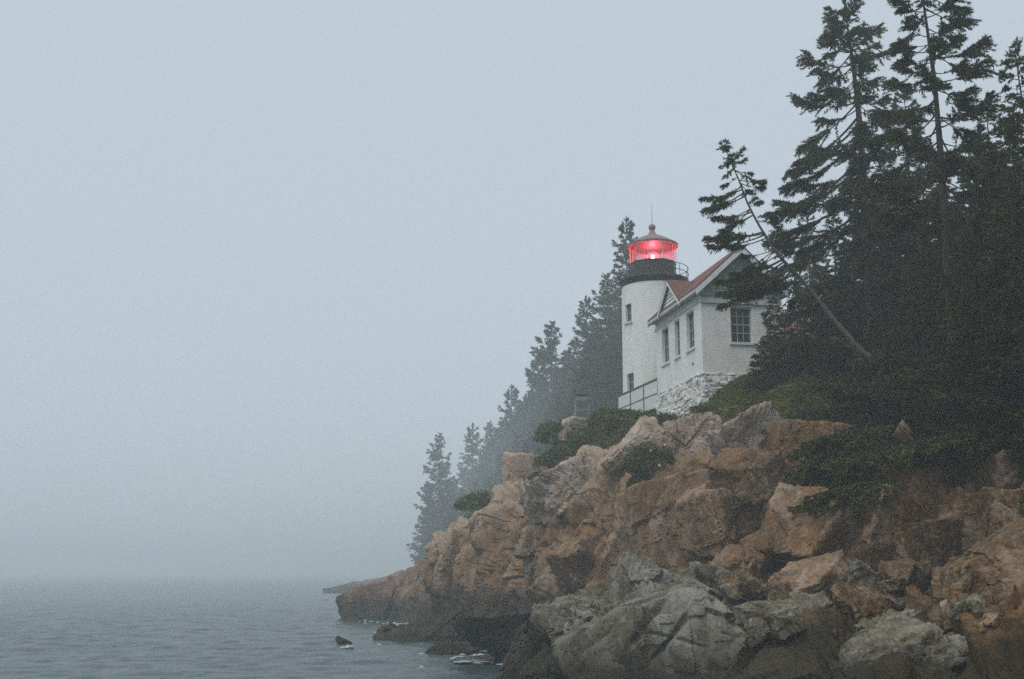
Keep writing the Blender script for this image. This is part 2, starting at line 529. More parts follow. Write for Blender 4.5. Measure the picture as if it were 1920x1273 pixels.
# low shelves running out to the far point
def shelf(name, cu, rows, nu, nrow, amp, seed, big, mat, label):
    uu = np.linspace(cu[0], cu[-1], nu)
    c = smooth_u(interp_rows(uu, cu, rows), 9)
    o, _ = rocky(loft(c, nrow), mat, name, amp, big, seed, nsmooth=9)
    tag(o, label, 'rock shelf', kind='structure')


shelf('shore_rock_shelf', [722, 735, 755, 800, 850, 900],
      [[(1172, 80), (1178, 78), (1190, 70), (1200, 66), (1205, 64), (1205, 62)],
       [(1150, 84), (1152, 83), (1164, 76), (1172, 70), (1180, 66), (1185, 64)],
       [(1118, 86), (1112, 85), (1112, 79), (1105, 73), (1095, 69), (1085, 67)],
       [(1106, 90), (1092, 88), (1078, 84), (1060, 78), (1040, 74), (1010, 72)],
       [(1104, 96), (1090, 95), (1074, 94), (1056, 90), (1034, 84), (1004, 80)]],
      190, 110, 0.5, 9, (2.0, 1.6, 2.4), M['pink_far'], 'low brown rock shelf sloping into the water below the spruces')
shelf('far_rock_point', [604, 640, 700, 760, 830, 900],
      [[(1116, 180), (1118, 172), (1124, 150), (1135, 130), (1150, 112), (1160, 100)],
       [(1108, 192), (1110, 184), (1114, 165), (1120, 145), (1128, 122), (1135, 108)],
       [(1106, 196), (1101, 188), (1091, 170), (1076, 150), (1060, 128), (1040, 112)],
       [(1105, 210), (1098, 205), (1087, 190), (1069, 170), (1050, 145), (1030, 125)]],
      180, 60, 0.6, 12, (3.2, 2.6, 3), M['pink_far'], 'farthest hazy grey rock point low on the water')

# ------------------------------------------------------------------ water
ys = np.concatenate([np.linspace(14, 140, 420), np.geomspace(142, 1990, 60)])
xs = np.linspace(-1, 1, 260)
wy, wx = np.meshgrid(ys, xs, indexing='ij')
wx = wx * (wy * 0.62 + 12)
wp = np.stack([wx, wy, np.zeros_like(wx)], -1).reshape(-1, 3)
q = wp * np.array([0.5, 0.85, 1.0])
hgt = 0.06 * fbm(q * 0.7, 3, 91) + 0.055 * fbm(q * 2.4 + 5, 3, 92)
hgt *= np.clip((170 - wp[:, 1]) / 110, 0, 1)
wp[:, 2] += hgt
m, nt, N, L, b = new_mat('sea_water')
gpos = N.new('ShaderNodeNewGeometry').outputs['Position']
mp = N.new('ShaderNodeMapping'); mp.inputs['Scale'].default_value = (0.7, 1.0, 1.0); L.new(gpos, mp.inputs['Vector'])
b.inputs['Base Color'].default_value = (0.03, 0.056, 0.054, 1)
b.inputs['Roughness'].default_value = 0.22
b.inputs['IOR'].default_value = 1.33
nb = n_bump(nt, n_noise(nt, mp.outputs['Vector'], 2.3, 5, 0.6), 0.5, 0.2, None)
n_bump(nt, n_noise(nt, mp.outputs['Vector'], 9.0, 4, 0.6), 0.3, 0.05, b, nb)
M['water'] = m
water = link('water', np_mesh('water', wp, grid_faces(len(ys), len(xs)), True), M['water'])
tag(water, 'calm grey rippled sea water fading into fog', 'water', kind='structure')
sea = MB().box(-1990, 1990, -400, 1990, -3.2, -1.4).build('sea_bed', plain('sea_bed_mud', (0.03, 0.035, 0.03), 0.9))
tag(sea, 'sea bed under the grey water', 'sea bed', kind='structure')

# ------------------------------------------------------------------ boulders
def cube_sphere(n):
    t = np.linspace(-1, 1, n + 1)
    a, b_ = np.meshgrid(np.tan(t * math.pi / 4), np.tan(t * math.pi / 4), indexing='ij')
    one = np.ones_like(a)
    vs, fs = [], []
    for k, (s, face) in enumerate([(1, 0), (-1, 0), (1, 1), (-1, 1), (1, 2), (-1, 2)]):
        arr = [None] * 3
        arr[face] = one * s; arr[(face + 1) % 3] = a * s; arr[(face + 2) % 3] = b_
        vs.append(np.stack(arr, -1).reshape(-1, 3))
        fs.append(grid_faces(n + 1, n + 1) + k * (n + 1) ** 2)
    v = np.concatenate(vs); v /= np.linalg.norm(v, axis=1, keepdims=True)
    return v, np.concatenate(fs)


def boulder(name, label, u0, u1, v0, v1, Y, dep, mat, seed, roll=0.0, yaw=0.3, angular=14.0, rough=1.0, cat='rock', group=None, cracks=()):
    rng = np.random.default_rng(seed)
    c = P((u0 + u1) / 2, (v0 + v1) / 2, Y)
    hx = np.linalg.norm(P(u1, (v0 + v1) / 2, Y) - P(u0, (v0 + v1) / 2, Y)) / 2
    hz = abs(P(u0, v0, Y)[2] - P(u0, v1, Y)[2]) / 2
    hy = dep / 2
    n = int(np.clip(max(u1 - u0, v1 - v0) / 3.4, 10, 40)) if not cracks else 84
    d, f = cube_sphere(n)
    inv = np.zeros(len(d))
    S = np.array([hx, hy, hz])
    nrm = [np.array(x, float) for x in ((1, 0, 0), (-1, 0, 0), (0, 1, 0), (0, -1, 0), (0, 0, 1), (0, 0, -1))]
    hs = [1.0] * 6
    sharp = angular >= 12
    angular = angular * (3.4 if sharp else 2.2)
    for k in range(5 if sharp else 8):
        x = rng.normal(size=3); x /= np.linalg.norm(x)
        nrm.append(x); hs.append(np.abs(x).sum() * rng.uniform(0.8, 0.97) if sharp else rng.uniform(0.6, 0.88))
    for k, (x, h) in enumerate(zip(nrm, hs)):
        if k < 6: x = x + rng.normal(size=3) * 0.2
        dp = np.maximum(d @ x, 0) / h
        inv += dp ** angular
    r = inv ** (-1 / angular)
    p = d * r[:, None] * S
    size = float(np.mean(S))
    R = rotmat(0, roll, yaw)
    nn = d / S; nn /= np.linalg.norm(nn, axis=1, keepdims=True)
    r1, c1, i1, h1 = facets(p + seed, np.array([1.0, 0.8, 1.5]) * size * 0.95, JR, seed, 4.0, 0.6, 0.06, 0.3)
    r2, c2, i2, h2 = facets(p + seed, np.array([0.4, 0.3, 0.6]) * size * 0.9, JR, seed + 5, 4.0, 0.7, 0.14, 0.4)
    r3, c3, i3, h3 = facets(p + seed, np.array([0.17, 0.13, 0.25]) * size * 0.9, JR, seed + 9, 4.0, 0.7, 0.14, 0.4)
    dsp = size * rough * (0.05 * r1 - 0.05 * c1 + (0.13 if sharp else 0.22) * h1 + 0.02 * r2 - 0.02 * c2 + (0.1 if sharp else 0.14) * h2 + 0.055 * h3 + 0.04 * fbm(p / size * 1.6 + seed, 5, seed, 0.55))
    p = (p + nn * dsp[:, None]) @ R.T
    nr_ = nn @ R.T
    for ua, va, ub, vb, wd, dp in cracks:          # long straight joints cut into the rock, given by where they show
        a_, b_ = P(ua, va, Y - dep / 2) - c, P(ub, vb, Y - dep / 2) - c
        ax, az = a_[0], a_[2]; ex, ez = b_[0] - ax, b_[2] - az
        tt_ = np.clip(((p[:, 0] - ax) * ex + (p[:, 2] - az) * ez) / (ex * ex + ez * ez), 0, 1)
        dx_, dz_ = p[:, 0] - ax - tt_ * ex, p[:, 2] - az - tt_ * ez
        wob = 0.03 * fbm(p * 3.0, 2, seed + 3)
        dist = np.sqrt(dx_ ** 2 + dz_ ** 2) + wob
        p = p - nr_ * (dp * np.exp(-(dist / wd) ** 2) * np.minimum(1, 8 * np.minimum(tt_ + 0.04, 1.04 - tt_)))[:, None]
    o = link(name, np_mesh(name, p, f, False, {'tint': 0.6 * i1 + 0.4 * i2}), mat)
    o.location = c
    tag(o, label, cat, group)
    return o


# name, label, u0, u1, v0, v1, Y, depth, material, roll, yaw, angular, rough
BOULDERS = [
    ('foreground_rock', 'big grey domed rock with long diagonal cracks at the foot of the cliff', 1095, 1415, 1062, 1315, 28.0, 5.0, 'dome_rock', 0.35, 0.2, 7, 0.55),
    ('rock', 'rough grey peak of rock rising behind the big domed rock', 1140, 1300, 1038, 1200, 29.8, 2.2, 'dome_rock', 0.1, 0.4, 10, 1.3),
    ('rock', 'grey and tan knobbly shoulder rock just seaward of the big domed rock', 1028, 1165, 1088, 1290, 31.0, 3.4, 'dome_rock', -0.25, 0.2, 10, 1.3),
    ('rock', 'low grey sloping slab seaward of the knobbly shoulder rock', 945, 1085, 1135, 1280, 34.0, 3.4, 'grey_rock', -0.35, 0.2, 10, 1.2),
    ('rock', 'dark weedy mound of rock at the edge of the sea below the brown cliff', 855, 985, 1152, 1225, 44.0, 3.0, 'weed_rock', -0.1, 0.2, 9, 1.2),
    ('rock', 'long dark wet ledge reaching into the foam', 722, 880, 1146, 1208, 58.0, 4.0, 'weed_rock', -0.12, 0.1, 9, 1.2),
    ('rock', 'flat dark ledge barely above the water in front of the wet ledge', 800, 900, 1208, 1238, 47.0, 2.4, 'weed_rock', -0.05, 0.1, 9, 1.2),
    ('rock', 'flat black weedy ledge at the very bottom beside the sea', 985, 1180, 1205, 1320, 31.5, 3.6, 'weed_rock', -0.15, 0.2, 9, 1.2),
    ('rock', 'small dark rock alone in the water', 630, 662, 1194, 1216, 53.3, 0.8, 'weed_rock', 0.1, 0.4, 8, 1.0),
    ('rock', 'square pinkish block standing in the sea at the end of the shelf', 646, 718, 1113, 1166, 81.0, 2.4, 'pink_far', 0.03, 0.1, 22, 0.6),
    ('rock', 'tall rounded brown pillar of rock beside the hazy spruces', 934, 1026, 850, 985, 59.0, 3.0, 'cliff', 0.05, 0.35, 13, 0.6),
    ('rock', 'round low rock at the seaward foot of the brown pillar', 868, 950, 952, 1010, 61.0, 2.4, 'cliff', -0.25, 0.3, 9, 0.9),
    ('rock', 'pale squared stone under the wooden stand', 1062, 1108, 785, 822, 58.6, 1.4, 'pale_rock', 0.0, 0.3, 12, 0.7),
    ('rock', 'small pale stone below the squared stone under the wooden stand', 1052, 1082, 804, 836, 58.0, 1.0, 'pale_rock', 0.3, 0.3, 10, 0.9),
    # cliff blocks
    ('rock', 'large pale-topped block standing proud in the middle of the cliff', 1285, 1400, 915, 1045, 36.0, 2.6, 'wedge_rock', 0.12, 0.35, 18, 0.7),
    ('rock', 'broad brown block with a sloping pink top beside the deep vertical crack', 1172, 1300, 925, 1062, 38.2, 2.6, 'wedge_rock', -0.1, 0.3, 18, 0.7),
    ('rock', 'pointed pale crag rising into the grass right of the house', 1345, 1455, 795, 905, 39.5, 1.8, 'pale_rock', -0.35, 0.3, 13, 1.2),
    ('rock', 'steep ribbed grey face of rock below the pointed crag', 1375, 1490, 850, 1010, 36.8, 2.4, 'pink_rock', -0.3, 0.45, 16, 0.9),
    ('rock', 'smooth white slab lying in the hollow beside the pointed crag', 1415, 1462, 848, 905, 36.4, 0.8, 'pale_rock', -0.5, 0.3, 18, 0.4),
    ('rock', 'round-topped brown outcrop half hidden under spruce boughs', 1462, 1566, 780, 925, 35.6, 2.4, 'cliff', 0.3, 0.2, 13, 0.7),
    ('rock', 'small loose stone in the grass between crag and outcrop', 1418, 1450, 812, 842, 38.2, 0.7, 'pale_rock', 0.2, 0.2, 10, 0.8),
    ('rock', 'pale ribbed outcrop just below the stone foundation', 1240, 1345, 792, 862, 44.0, 1.6, 'pale_rock', -0.5, 0.2, 12, 1.3),
    ('rock', 'leaning slab of pale rock at the edge of the rose bushes', 1150, 1235, 815, 868, 47.8, 1.6, 'pale_rock', -0.55, 0.2, 14, 1.1),
    ('rock', 'whitish broken ledge high on the seaward cliff', 1000, 1120, 880, 965, 50.0, 2.2, 'pale_rock', -0.5, 0.2, 14, 1.2),
    ('rock', 'tilted brown block low on the cliff above the knobbly shoulder rock', 1040, 1110, 1020, 1100, 41.5, 2.0, 'cliff', -0.6, 0.3, 16, 0.8),
    # jumble right of the domed rock
    ('rock', 'gray slab boulder leaning behind the pale block in the jumble', 1555, 1652, 1048, 1112, 26.2, 1.6, 'grey_rock', -0.1, 0.2, 10, 0.8),
    ('rock', 'smooth tan boulder with a dark notch perched in the boulder jumble', 1656, 1728, 1050, 1108, 25.4, 1.3, 'pink_rock', -0.05, 0.4, 10, 0.6),
    ('rock', 'pale pink wedge in the boulder jumble', 1462, 1572, 1070, 1138, 26.6, 1.6, 'wedge_rock', -0.25, 0.2, 12, 1.0),
    ('rock', 'grey cracked boulder just right of the big domed rock', 1395, 1505, 1120, 1225, 25.2, 1.6, 'grey_rock', 0.3, 0.3, 9, 1.2),
    ('rock', 'pinkish round stone above the grey cracked boulder', 1370, 1455, 1082, 1135, 27.6, 1.4, 'pink_rock', 0.1, 0.3, 9, 1.0),
    ('rock', 'lichen-spotted grey block behind the right flank of the big domed rock', 1290, 1380, 1052, 1120, 29.0, 1.4, 'grey_rock', 0.2, 0.3, 11, 1.2),
    ('rock', 'reddish broken rock at the foot of the ribbed face', 1395, 1480, 1020, 1085, 29.6, 1.5, 'pink_rock', -0.2, 0.2, 11, 1.2),
    ('rock', 'brown shattered rock below the smooth tan boulder', 1585, 1690, 1105, 1180, 23.4, 1.6, 'pink_rock', 0.1, 0.3, 10, 1.3),
    ('rock', 'dark grey ragged rock between domed rock and white-topped ledge', 1480, 1590, 1120, 1205, 23.6, 1.7, 'grey_rock', -0.3, 0.2, 9, 1.3),
    ('rock', 'white-streaked layered ledge in the dark bottom corner', 1600, 1725, 1148, 1215, 20.4, 1.3, 'grey_rock', -0.35, 0.3, 11, 1.3),
    ('rock', 'long pale tilted slab at the bottom edge', 1590, 1755, 1195, 1285, 17.8, 1.4, 'grey_rock', -0.5, 0.2, 12, 1.1),
    ('rock', 'flat grey slab beside the long tilted slab', 1735, 1885, 1192, 1245, 17.2, 1.4, 'grey_rock', -0.2, 0.2, 11, 1.1),
    ('rock', 'tall brown pillar of rock with a small cap stone', 1808, 1900, 1030, 1165, 20.6, 1.4, 'pink_rock', -0.08, 0.3, 12, 0.7),
    ('rock', 'rounded tan ramp of rock at the foot of the brown pillar', 1822, 1935, 1118, 1200, 18.6, 1.4, 'pink_rock', 0.45, 0.3, 9, 0.8),
    ('rock', 'thin upright stone beside the brown pillar', 1765, 1800, 1070, 1150, 20.8, 0.6, 'pink_rock', 0.1, 0.3, 12, 1.0),
    ('rock', 'hollow brown boulder below the thin upright stone', 1745, 1830, 1100, 1185, 19.6, 1.0, 'cliff', 0.3, 0.3, 10, 1.1),
    # right-hand cliff
    ('rock', 'tall brown buttress of the cliff under the dark spruces', 1692, 1800, 835, 1000, 28.4, 1.8, 'cliff', -0.08, 0.3, 13, 0.8),
    ('rock', 'pale cube of rock set in the cliff under the dark spruces', 1760, 1802, 850, 900, 27.0, 0.7, 'pale_rock', 0.05, 0.3, 14, 0.9),
    ('rock', 'rounded brown bulge of rock low in the dark cliff', 1715, 1815, 990, 1062, 25.6, 1.6, 'cliff', -0.15, 0.3, 13, 0.7),
    ('rock', 'wide rounded block beside the dark cliff edge', 1835, 1960, 905, 1060, 23.8, 1.8, 'cliff', -0.1, 0.3, 13, 0.8),
    ('rock', 'long low ledge running out under the dark spruces', 1790, 1965, 838, 905, 25.0, 1.6, 'cliff', -0.25, 0.25, 12, 0.9),
    ('rock', 'pale stone showing through the turf above the dark cliff', 1880, 1935, 795, 832, 26.0, 0.9, 'pale_rock', -0.1, 0.3, 9, 0.9),
    ('rock', 'broad brown face with curved cracks below the spruce boughs', 1490, 1640, 925, 1065, 30.8, 2.0, 'cliff', 0.2, 0.3, 13, 0.7),
    ('rock', 'bulging brown block in the corner of the cliff below the boughs', 1600, 1705, 925, 1062, 29.0, 1.8, 'cliff', 0.35, 0.3, 13, 0.7),
]
CRACKS = [(1262, 1118, 1185, 1225, 0.06, 0.16), (1300, 1150, 1232, 1252, 0.06, 0.2), (1142, 1122, 1118, 1172, 0.06, 0.16), (1345, 1120, 1395, 1180, 0.06, 0.12), (1225, 1190, 1330, 1215, 0.05, 0.08)]
for k, (nm, lb, u0, u1, v0, v1, Y, dep, mt, roll, yaw, ang, rg) in enumerate(BOULDERS):
    if k >= 14:       # blocks of the cliff and its jumble sit in or on the rock surface behind them
        uc = (u0 + u1) / 2
        Y = min(cliff_at(uc, (v0 + v1) / 2, cliff_base)[1] + 0.12 * dep, cliff_at(uc, v1, cliff_base)[1] + 0.4 * dep)
    boulder(nm, lb, u0, u1, v0, v1, Y, dep, M[mt], 100 + k * 13, roll, yaw, ang, rg, cracks=CRACKS if nm == 'foreground_rock' else ())

# small rubble in the jumble, copies of four stones
rng = random.Random(4)
protos = []
for k in range(4):
    b_ = boulder('loose_stone', '', 0, 60, 0, 44, 25, 0.5, M[('pink_rock', 'grey_rock', 'cliff', 'grey_rock')[k]], 900 + k, 0.0, 0.0, 10, 1.1)
    protos.append(b_.data); bpy.data.objects.remove(b_)
for k in range(64):
    u = rng.uniform(1300, 1900); v = rng.uniform(1060, 1200)
    o = link('loose_stone', protos[k % 4])
    o.location = cliff_at(u, v)
    s = rng.uniform(0.35, 1.1) * min(1.0, o.location[1] / 27.0) ** 1.5
    o.scale = (s * rng.uniform(0.8, 1.3), s, s * rng.uniform(0.7, 1.1))
    o.rotation_euler = (rng.uniform(-0.4, 0.4), rng.uniform(-0.6, 0.6), rng.uniform(0, 6.28))
    tag(o, 'small broken stone lying loose among the boulders at the cliff foot', 'stone', 'loose stones among the boulders')

# ------------------------------------------------------------------ building materials
def brick_paint(name, col, sc=1.0):
    m, nt, N, L, b = new_mat(name)
    uv = N.new('ShaderNodeUVMap').outputs['UV']
    br = N.new('ShaderNodeTexBrick')
    br.inputs['Scale'].default_value = 1.0
    br.inputs['Brick Width'].default_value = 0.23; br.inputs['Row Height'].default_value = 0.085
    br.inputs['Mortar Size'].default_value = 0.011; br.inputs['Mortar Smooth'].default_value = 0.3
    br.inputs['Color1'].default_value = (1, 1, 1, 1); br.inputs['Color2'].default_value = (0.8, 0.8, 0.8, 1)
    br.inputs['Mortar'].default_value = (0, 0, 0, 1)
    L.new(uv, br.inputs['Vector'])
    bw = N.new('ShaderNodeRGBToBW'); L.new(br.outputs['Color'], bw.inputs[0])
    mpv = N.new('ShaderNodeMapping'); mpv.inputs['Scale'].default_value = (3.0, 0.4, 1.0); L.new(uv, mpv.inputs['Vector'])
    n1 = n_noise(nt, uv, 1.1, 7, 0.7); n2 = n_noise(nt, uv, 7.0, 6, 0.7)
    c = n_mix(nt, n_range(nt, n1, 0.42, 0.72), col, tuple(x * y for x, y in zip(col, (0.84, 0.86, 0.83))))
    c = n_mix(nt, n_math(nt, 'MULTIPLY', n_range(nt, n2, 0.54, 0.66), 0.38), c, (0.32, 0.31, 0.27))          # worn paint
    c = n_mix(nt, n_range(nt, bw.outputs[0], 0.8, 0.2, 0, 0.25), c, (0.45, 0.45, 0.42))
    n3 = n_noise(nt, mpv.outputs[0], 1.0, 5, 0.7)
    c = n_mix(nt, n_math(nt, 'MULTIPLY', n_range(nt, n3, 0.52, 0.7), 0.25), c, (0.4, 0.37, 0.31))       # rain streaks
    L.new(c, b.inputs['Base Color'])
    b.inputs['Roughness'].default_value = 0.7
    nb = n_bump(nt, bw.outputs[0], 0.7, 0.014, None)
    n_bump(nt, n2, 0.4, 0.02, b, nb)
    return m


M['brick'] = brick_paint('white_painted_brick', (0.86, 0.86, 0.83))
M['stone_paint'] = plain('white_painted_stone', (0.8, 0.8, 0.77), 0.8, 0.12, 5.0, bump=0.03)
M['mortar'] = plain('foundation_mortar', (0.68, 0.68, 0.65), 0.95, 0.2, 6.0, bump=0.05)
M['white'] = plain('white_wood_paint', (0.72, 0.73, 0.71), 0.6, 0.08, 4.0)
M['trim'] = plain('weathered_trim', (0.5, 0.53, 0.5), 0.7, 0.15, 5.0)
M['gable'] = plain('grey_gable_boards', (0.25, 0.28, 0.26), 0.8, 0.2, 4.0)
M['black'] = plain('black_iron_paint', (0.018, 0.019, 0.018), 0.55, 0.2, 5.0)
M['lantern_roof'] = plain('lantern_roof_glow_tint', (0.24, 0.16, 0.16), 0.6, 0.15, 4.0)  # mauve cast of the red lamp glow mixed into the roof colour
M['frame_dark'] = plain('window_frame_paint', (0.3, 0.32, 0.28), 0.6, 0.12, 6.0)
M['muntin'] = plain('muntin_paint', (0.42, 0.43, 0.38), 0.6, 0.1, 6.0)
M['dark_room'] = plain('dark_interior', (0.04, 0.04, 0.038), 0.9)
M['old_wood'] = plain('grey_old_wood', (0.24, 0.245, 0.225), 0.85, 0.2, 8.0)
M['rail'] = plain('dark_rail_paint', (0.1, 0.105, 0.1), 0.6, 0.1, 5.0)
M['stair_glass'] = plain('parapet_panel_paint', (0.68, 0.7, 0.68), 0.6, 0.08, 3.0)

m, nt, N, L, b = new_mat('red_shingles')
tc = N.new('ShaderNodeTexCoord')
br = N.new('ShaderNodeTexBrick'); br.inputs['Scale'].default_value = 1.0
br.inputs['Brick Width'].default_value = 0.3; br.inputs['Row Height'].default_value = 0.16; br.inputs['Mortar Size'].default_value = 0.008
br.inputs['Color1'].default_value = (0.17, 0.07, 0.05, 1); br.inputs['Color2'].default_value = (0.12, 0.05, 0.038, 1); br.inputs['Mortar'].default_value = (0.09, 0.03, 0.025, 1)
uvn = N.new('ShaderNodeUVMap'); L.new(uvn.outputs['UV'], br.inputs['Vector'])
L.new(n_mix(nt, n_math(nt, 'MULTIPLY', n_range(nt, n_noise(nt, tc.outputs['Object'], 1.5, 6), 0.45, 0.7), 0.4), br.outputs['Color'], (0.13, 0.07, 0.05)), b.inputs['Base Color'])
b.inputs['Roughness'].default_value = 0.85
M['shingles'] = m

m, nt, N, L, b = new_mat('window_glass')
b.inputs['Base Color'].default_value = (0.03, 0.035, 0.033, 1)
b.inputs['Roughness'].default_value = 0.12
b.inputs['Specular IOR Level'].default_value = 0.5
tcn = N.new('ShaderNodeTexCoord')
n_bump(nt, n_noise(nt, tcn.outputs['Object'], 2.0, 2), 0.15, 0.05, b)
M['glass'] = m

m, nt, N, L, b = new_mat('lantern_glass')
gl = N.new('ShaderNodeBsdfGlossy'); gl.inputs['Roughness'].default_value = 0.05
tr = N.new('ShaderNodeBsdfTransparent'); tr.inputs['Color'].default_value = (0.93, 0.9, 0.9, 1)
df = N.new('ShaderNodeBsdfTranslucent'); df.inputs['Color'].default_value = (0.8, 0.75, 0.75, 1)
ms = N.new('ShaderNodeMixShader'); ms.inputs['Fac'].default_value = 0.025
ms2 = N.new('ShaderNodeMixShader'); ms2.inputs['Fac'].default_value = 0.06
L.new(tr.outputs[0], ms.inputs[1]); L.new(df.outputs[0], ms.inputs[2])
L.new(ms.outputs[0], ms2.inputs[1]); L.new(gl.outputs[0], ms2.inputs[2])
L.new(ms2.outputs[0], N['Material Output'].inputs['Surface'])
M['lantern_glass'] = m


def emit(name, col, s):
    m, nt, N, L, b = new_mat(name)
    b.inputs['Base Color'].default_value = (0.5, 0.05, 0.05, 1)
    b.inputs['Emission Color'].default_value = col + (1,)
    b.inputs['Emission Strength'].default_value = s
    return m


M['lamp_core'] = emit('lit_red_lamp', (1.0, 0.5, 0.5), 45.0)
m, nt, N, L, b = new_mat('lit_red_lens')
em = N.new('ShaderNodeEmission'); em.inputs['Color'].default_value = (1.0, 0.12, 0.15, 1); em.inputs['Strength'].default_value = 4.0
tr = N.new('ShaderNodeBsdfTransparent'); tr.inputs['Color'].default_value = (1, 0.75, 0.75, 1)
ms = N.new('ShaderNodeMixShader'); ms.inputs['Fac'].default_value = 0.45
L.new(tr.outputs[0], ms.inputs[1]); L.new(em.outputs[0], ms.inputs[2]); L.new(ms.outputs[0], N['Material Output'].inputs['Surface'])
M['lens'] = m


def uv_planar(o, fu, fv):
    me = o.data
    ul = me.uv_layers.new(name='UVMap')
    for lp in me.loops:
        c = me.vertices[lp.vertex_index].co
        ul.data[lp.index].uv = (fu(c), fv(c))


# ------------------------------------------------------------------ lighthouse tower
TY = 58.0
ZT = lambda v: float(P(1224, v, TY)[2])
TX = float(P(1224, 483, TY)[0])
TK = TY / 53.5
tower = empty('lighthouse_tower', (TX, TY, 9.6))
tag(tower, 'white brick lighthouse tower with black gallery and red lit lantern', 'lighthouse')
Z0 = 9.6
zt = ZT(541) - Z0                    # top of the white shaft
R0, R1 = 1.58 * TK * 1.01, 1.54 * TK
# shaft with two window recesses on the seaward side
NS, rows_z = 96, [0, 0.9]
win_z = [(ZT(737) - Z0, ZT(705) - Z0), (ZT(611) - Z0, ZT(578) - Z0)]
win_c = [math.radians(180 + 33), math.radians(180 + 30)]
shaft = MB()
zs = sorted(set([0, 1.2, 2.4, 3.6, 4.8, zt] + [z for w in win_z for z in w]))
zs = [z for z in zs if z <= zt]
hw = 0.27 / R0
angs = sorted(set([2 * math.pi * k / NS for k in range(NS)] + [a + s * hw for a in win_c for s in (-1, 1)]))
def rad_at(z): return R0 + (R1 - R0) * z / zt
def shaft_pt(a, z, inset=0.0):
    r = rad_at(z) - inset
    return (r * math.cos(a), r * math.sin(a), z)
shaft_uv = []
for i in range(len(zs) - 1):
    for k in range(len(angs)):
        a0 = angs[k]; a1 = angs[(k + 1) % len(angs)]
        if a1 < a0: a1 += 2 * math.pi
        am, zm = (a0 + a1) / 2, (zs[i] + zs[i + 1]) / 2
        hole = any(abs(am - c) < hw and z0 < zm < z1 for c, (z0, z1) in zip(win_c, win_z))
        if hole: continue
        shaft.add([shaft_pt(a0, zs[i]), shaft_pt(a1, zs[i]), shaft_pt(a1, zs[i + 1]), shaft_pt(a0, zs[i + 1])], [(0, 1, 2, 3)])
        shaft_uv += [(a0 * R0, zs[i]), (a1 * R0, zs[i]), (a1 * R0, zs[i + 1]), (a0 * R0, zs[i + 1])]
so = shaft.build('shaft', M['brick'], tower)
ul = so.data.uv_layers.new(name='UVMap')
for i, w in enumerate(shaft_uv): ul.data[i].uv = w
for c, (z0, z1) in zip(win_c, win_z):
    wd = 0.16
    pts = lambda a, z: (shaft_pt(a, z), shaft_pt(a, z, wd))
    rv = MB()
    for (a0, za), (a1, zb) in [((c - hw, z0), (c + hw, z0)), ((c + hw, z0), (c + hw, z1)), ((c + hw, z1), (c - hw, z1)), ((c - hw, z1), (c - hw, z0))]:
        o0, i0 = pts(a0, za); o1, i1 = pts(a1, zb)
        rv.add([o0, o1, i1, i0], [(0, 1, 2, 3)])
    wpart = rv.build('window', M['white'], tower)
    n_ = Vector((math.cos(c), math.sin(c), 0)); t_ = Vector((-math.sin(c), math.cos(c), 0)); ctr = n_ * (rad_at(z0) - wd)
    def quad(s0, s1, za, zb, off, th, nm, mt):
        mb = MB()
        p4 = [ctr + t_ * s + n_ * off for s in (s0, s1)]
        mb.extrude([(p4[0].x, p4[0].y, za), (p4[1].x, p4[1].y, za), (p4[1].x, p4[1].y, zb), (p4[0].x, p4[0].y, zb)], -n_ * th)
        return mb.build(nm, M[mt], wpart)
    W2 = 0.27
    quad(-W2, W2, z0, (z0 + z1) / 2, 0.0, 0.02, 'pane', 'glass'); quad(-W2, W2, (z0 + z1) / 2 + 0.002, z1, 0.0, 0.02, 'pane', 'glass')
    quad(-0.018, 0.018, z0, z1, 0.03, 0.025, 'muntin', 'frame_dark')
    quad(-W2 + 0.001, W2 - 0.001, (z0 + z1) / 2 - 0.025, (z0 + z1) / 2 + 0.025, 0.034, 0.03, 'muntin', 'frame_dark')
    quad(-W2 - 0.06, W2 + 0.06, z0 - 0.09, z0 - 0.005, wd + 0.07, 0.2, 'sill', 'white')
zd = ZT(531) - Z0                    # gallery deck
MB().lathe([(R1 - 0.25, zt + 0.001), (R1 + 0.03, zt + 0.001), (R1 + 0.05, zt + 0.12), (R1 + 0.14, zt + 0.22), (R1 + 0.17, zd), (R1 + 0.17, zd + 0.07), (R1 - 0.3, zd + 0.07)], 64).build('gallery_deck', M['black'], tower, True)
RL = 1.13 * TK * 0.985
zp, zg = ZT(496) - Z0, ZT(464.5) - Z0
LR = math.radians(-90 + 18)
MB().lathe([(RL, zd + 0.05), (RL, zp - 0.05), (RL + 0.03, zp - 0.04), (RL + 0.03, zp), (RL - 0.3, zp)], 10, rot=LR).build('lantern_base', M['black'], tower)
RR = 1.69 * TK
for zz_ in (ZT(507) - Z0, ZT(518.5) - Z0):
    ring = [(RR * math.cos(2 * math.pi * k / 48), RR * math.sin(2 * math.pi * k / 48), zz_) for k in range(49)]
    MB().tube(ring, 0.017, 6, False).build('gallery_rail', M['black'], tower, True)
for k in range(12):
    a = 2 * math.pi * (k + 0.35) / 12
    MB().tube([(RR * math.cos(a), RR * math.sin(a), zd + 0.02), (RR * math.cos(a), RR * math.sin(a), ZT(507) - Z0)], 0.016, 6).build('gallery_post', M['black'], tower)
    MB().tube([((R1 + 0.1) * math.cos(a), (R1 + 0.1) * math.sin(a), zd + 0.03), (RR * math.cos(a), RR * math.sin(a), zd + 0.03)], 0.02, 6).build('gallery_bracket', M['black'], tower)
lantern_mull = plain('lantern_bar_paint', (0.5, 0.48, 0.47), 0.6)
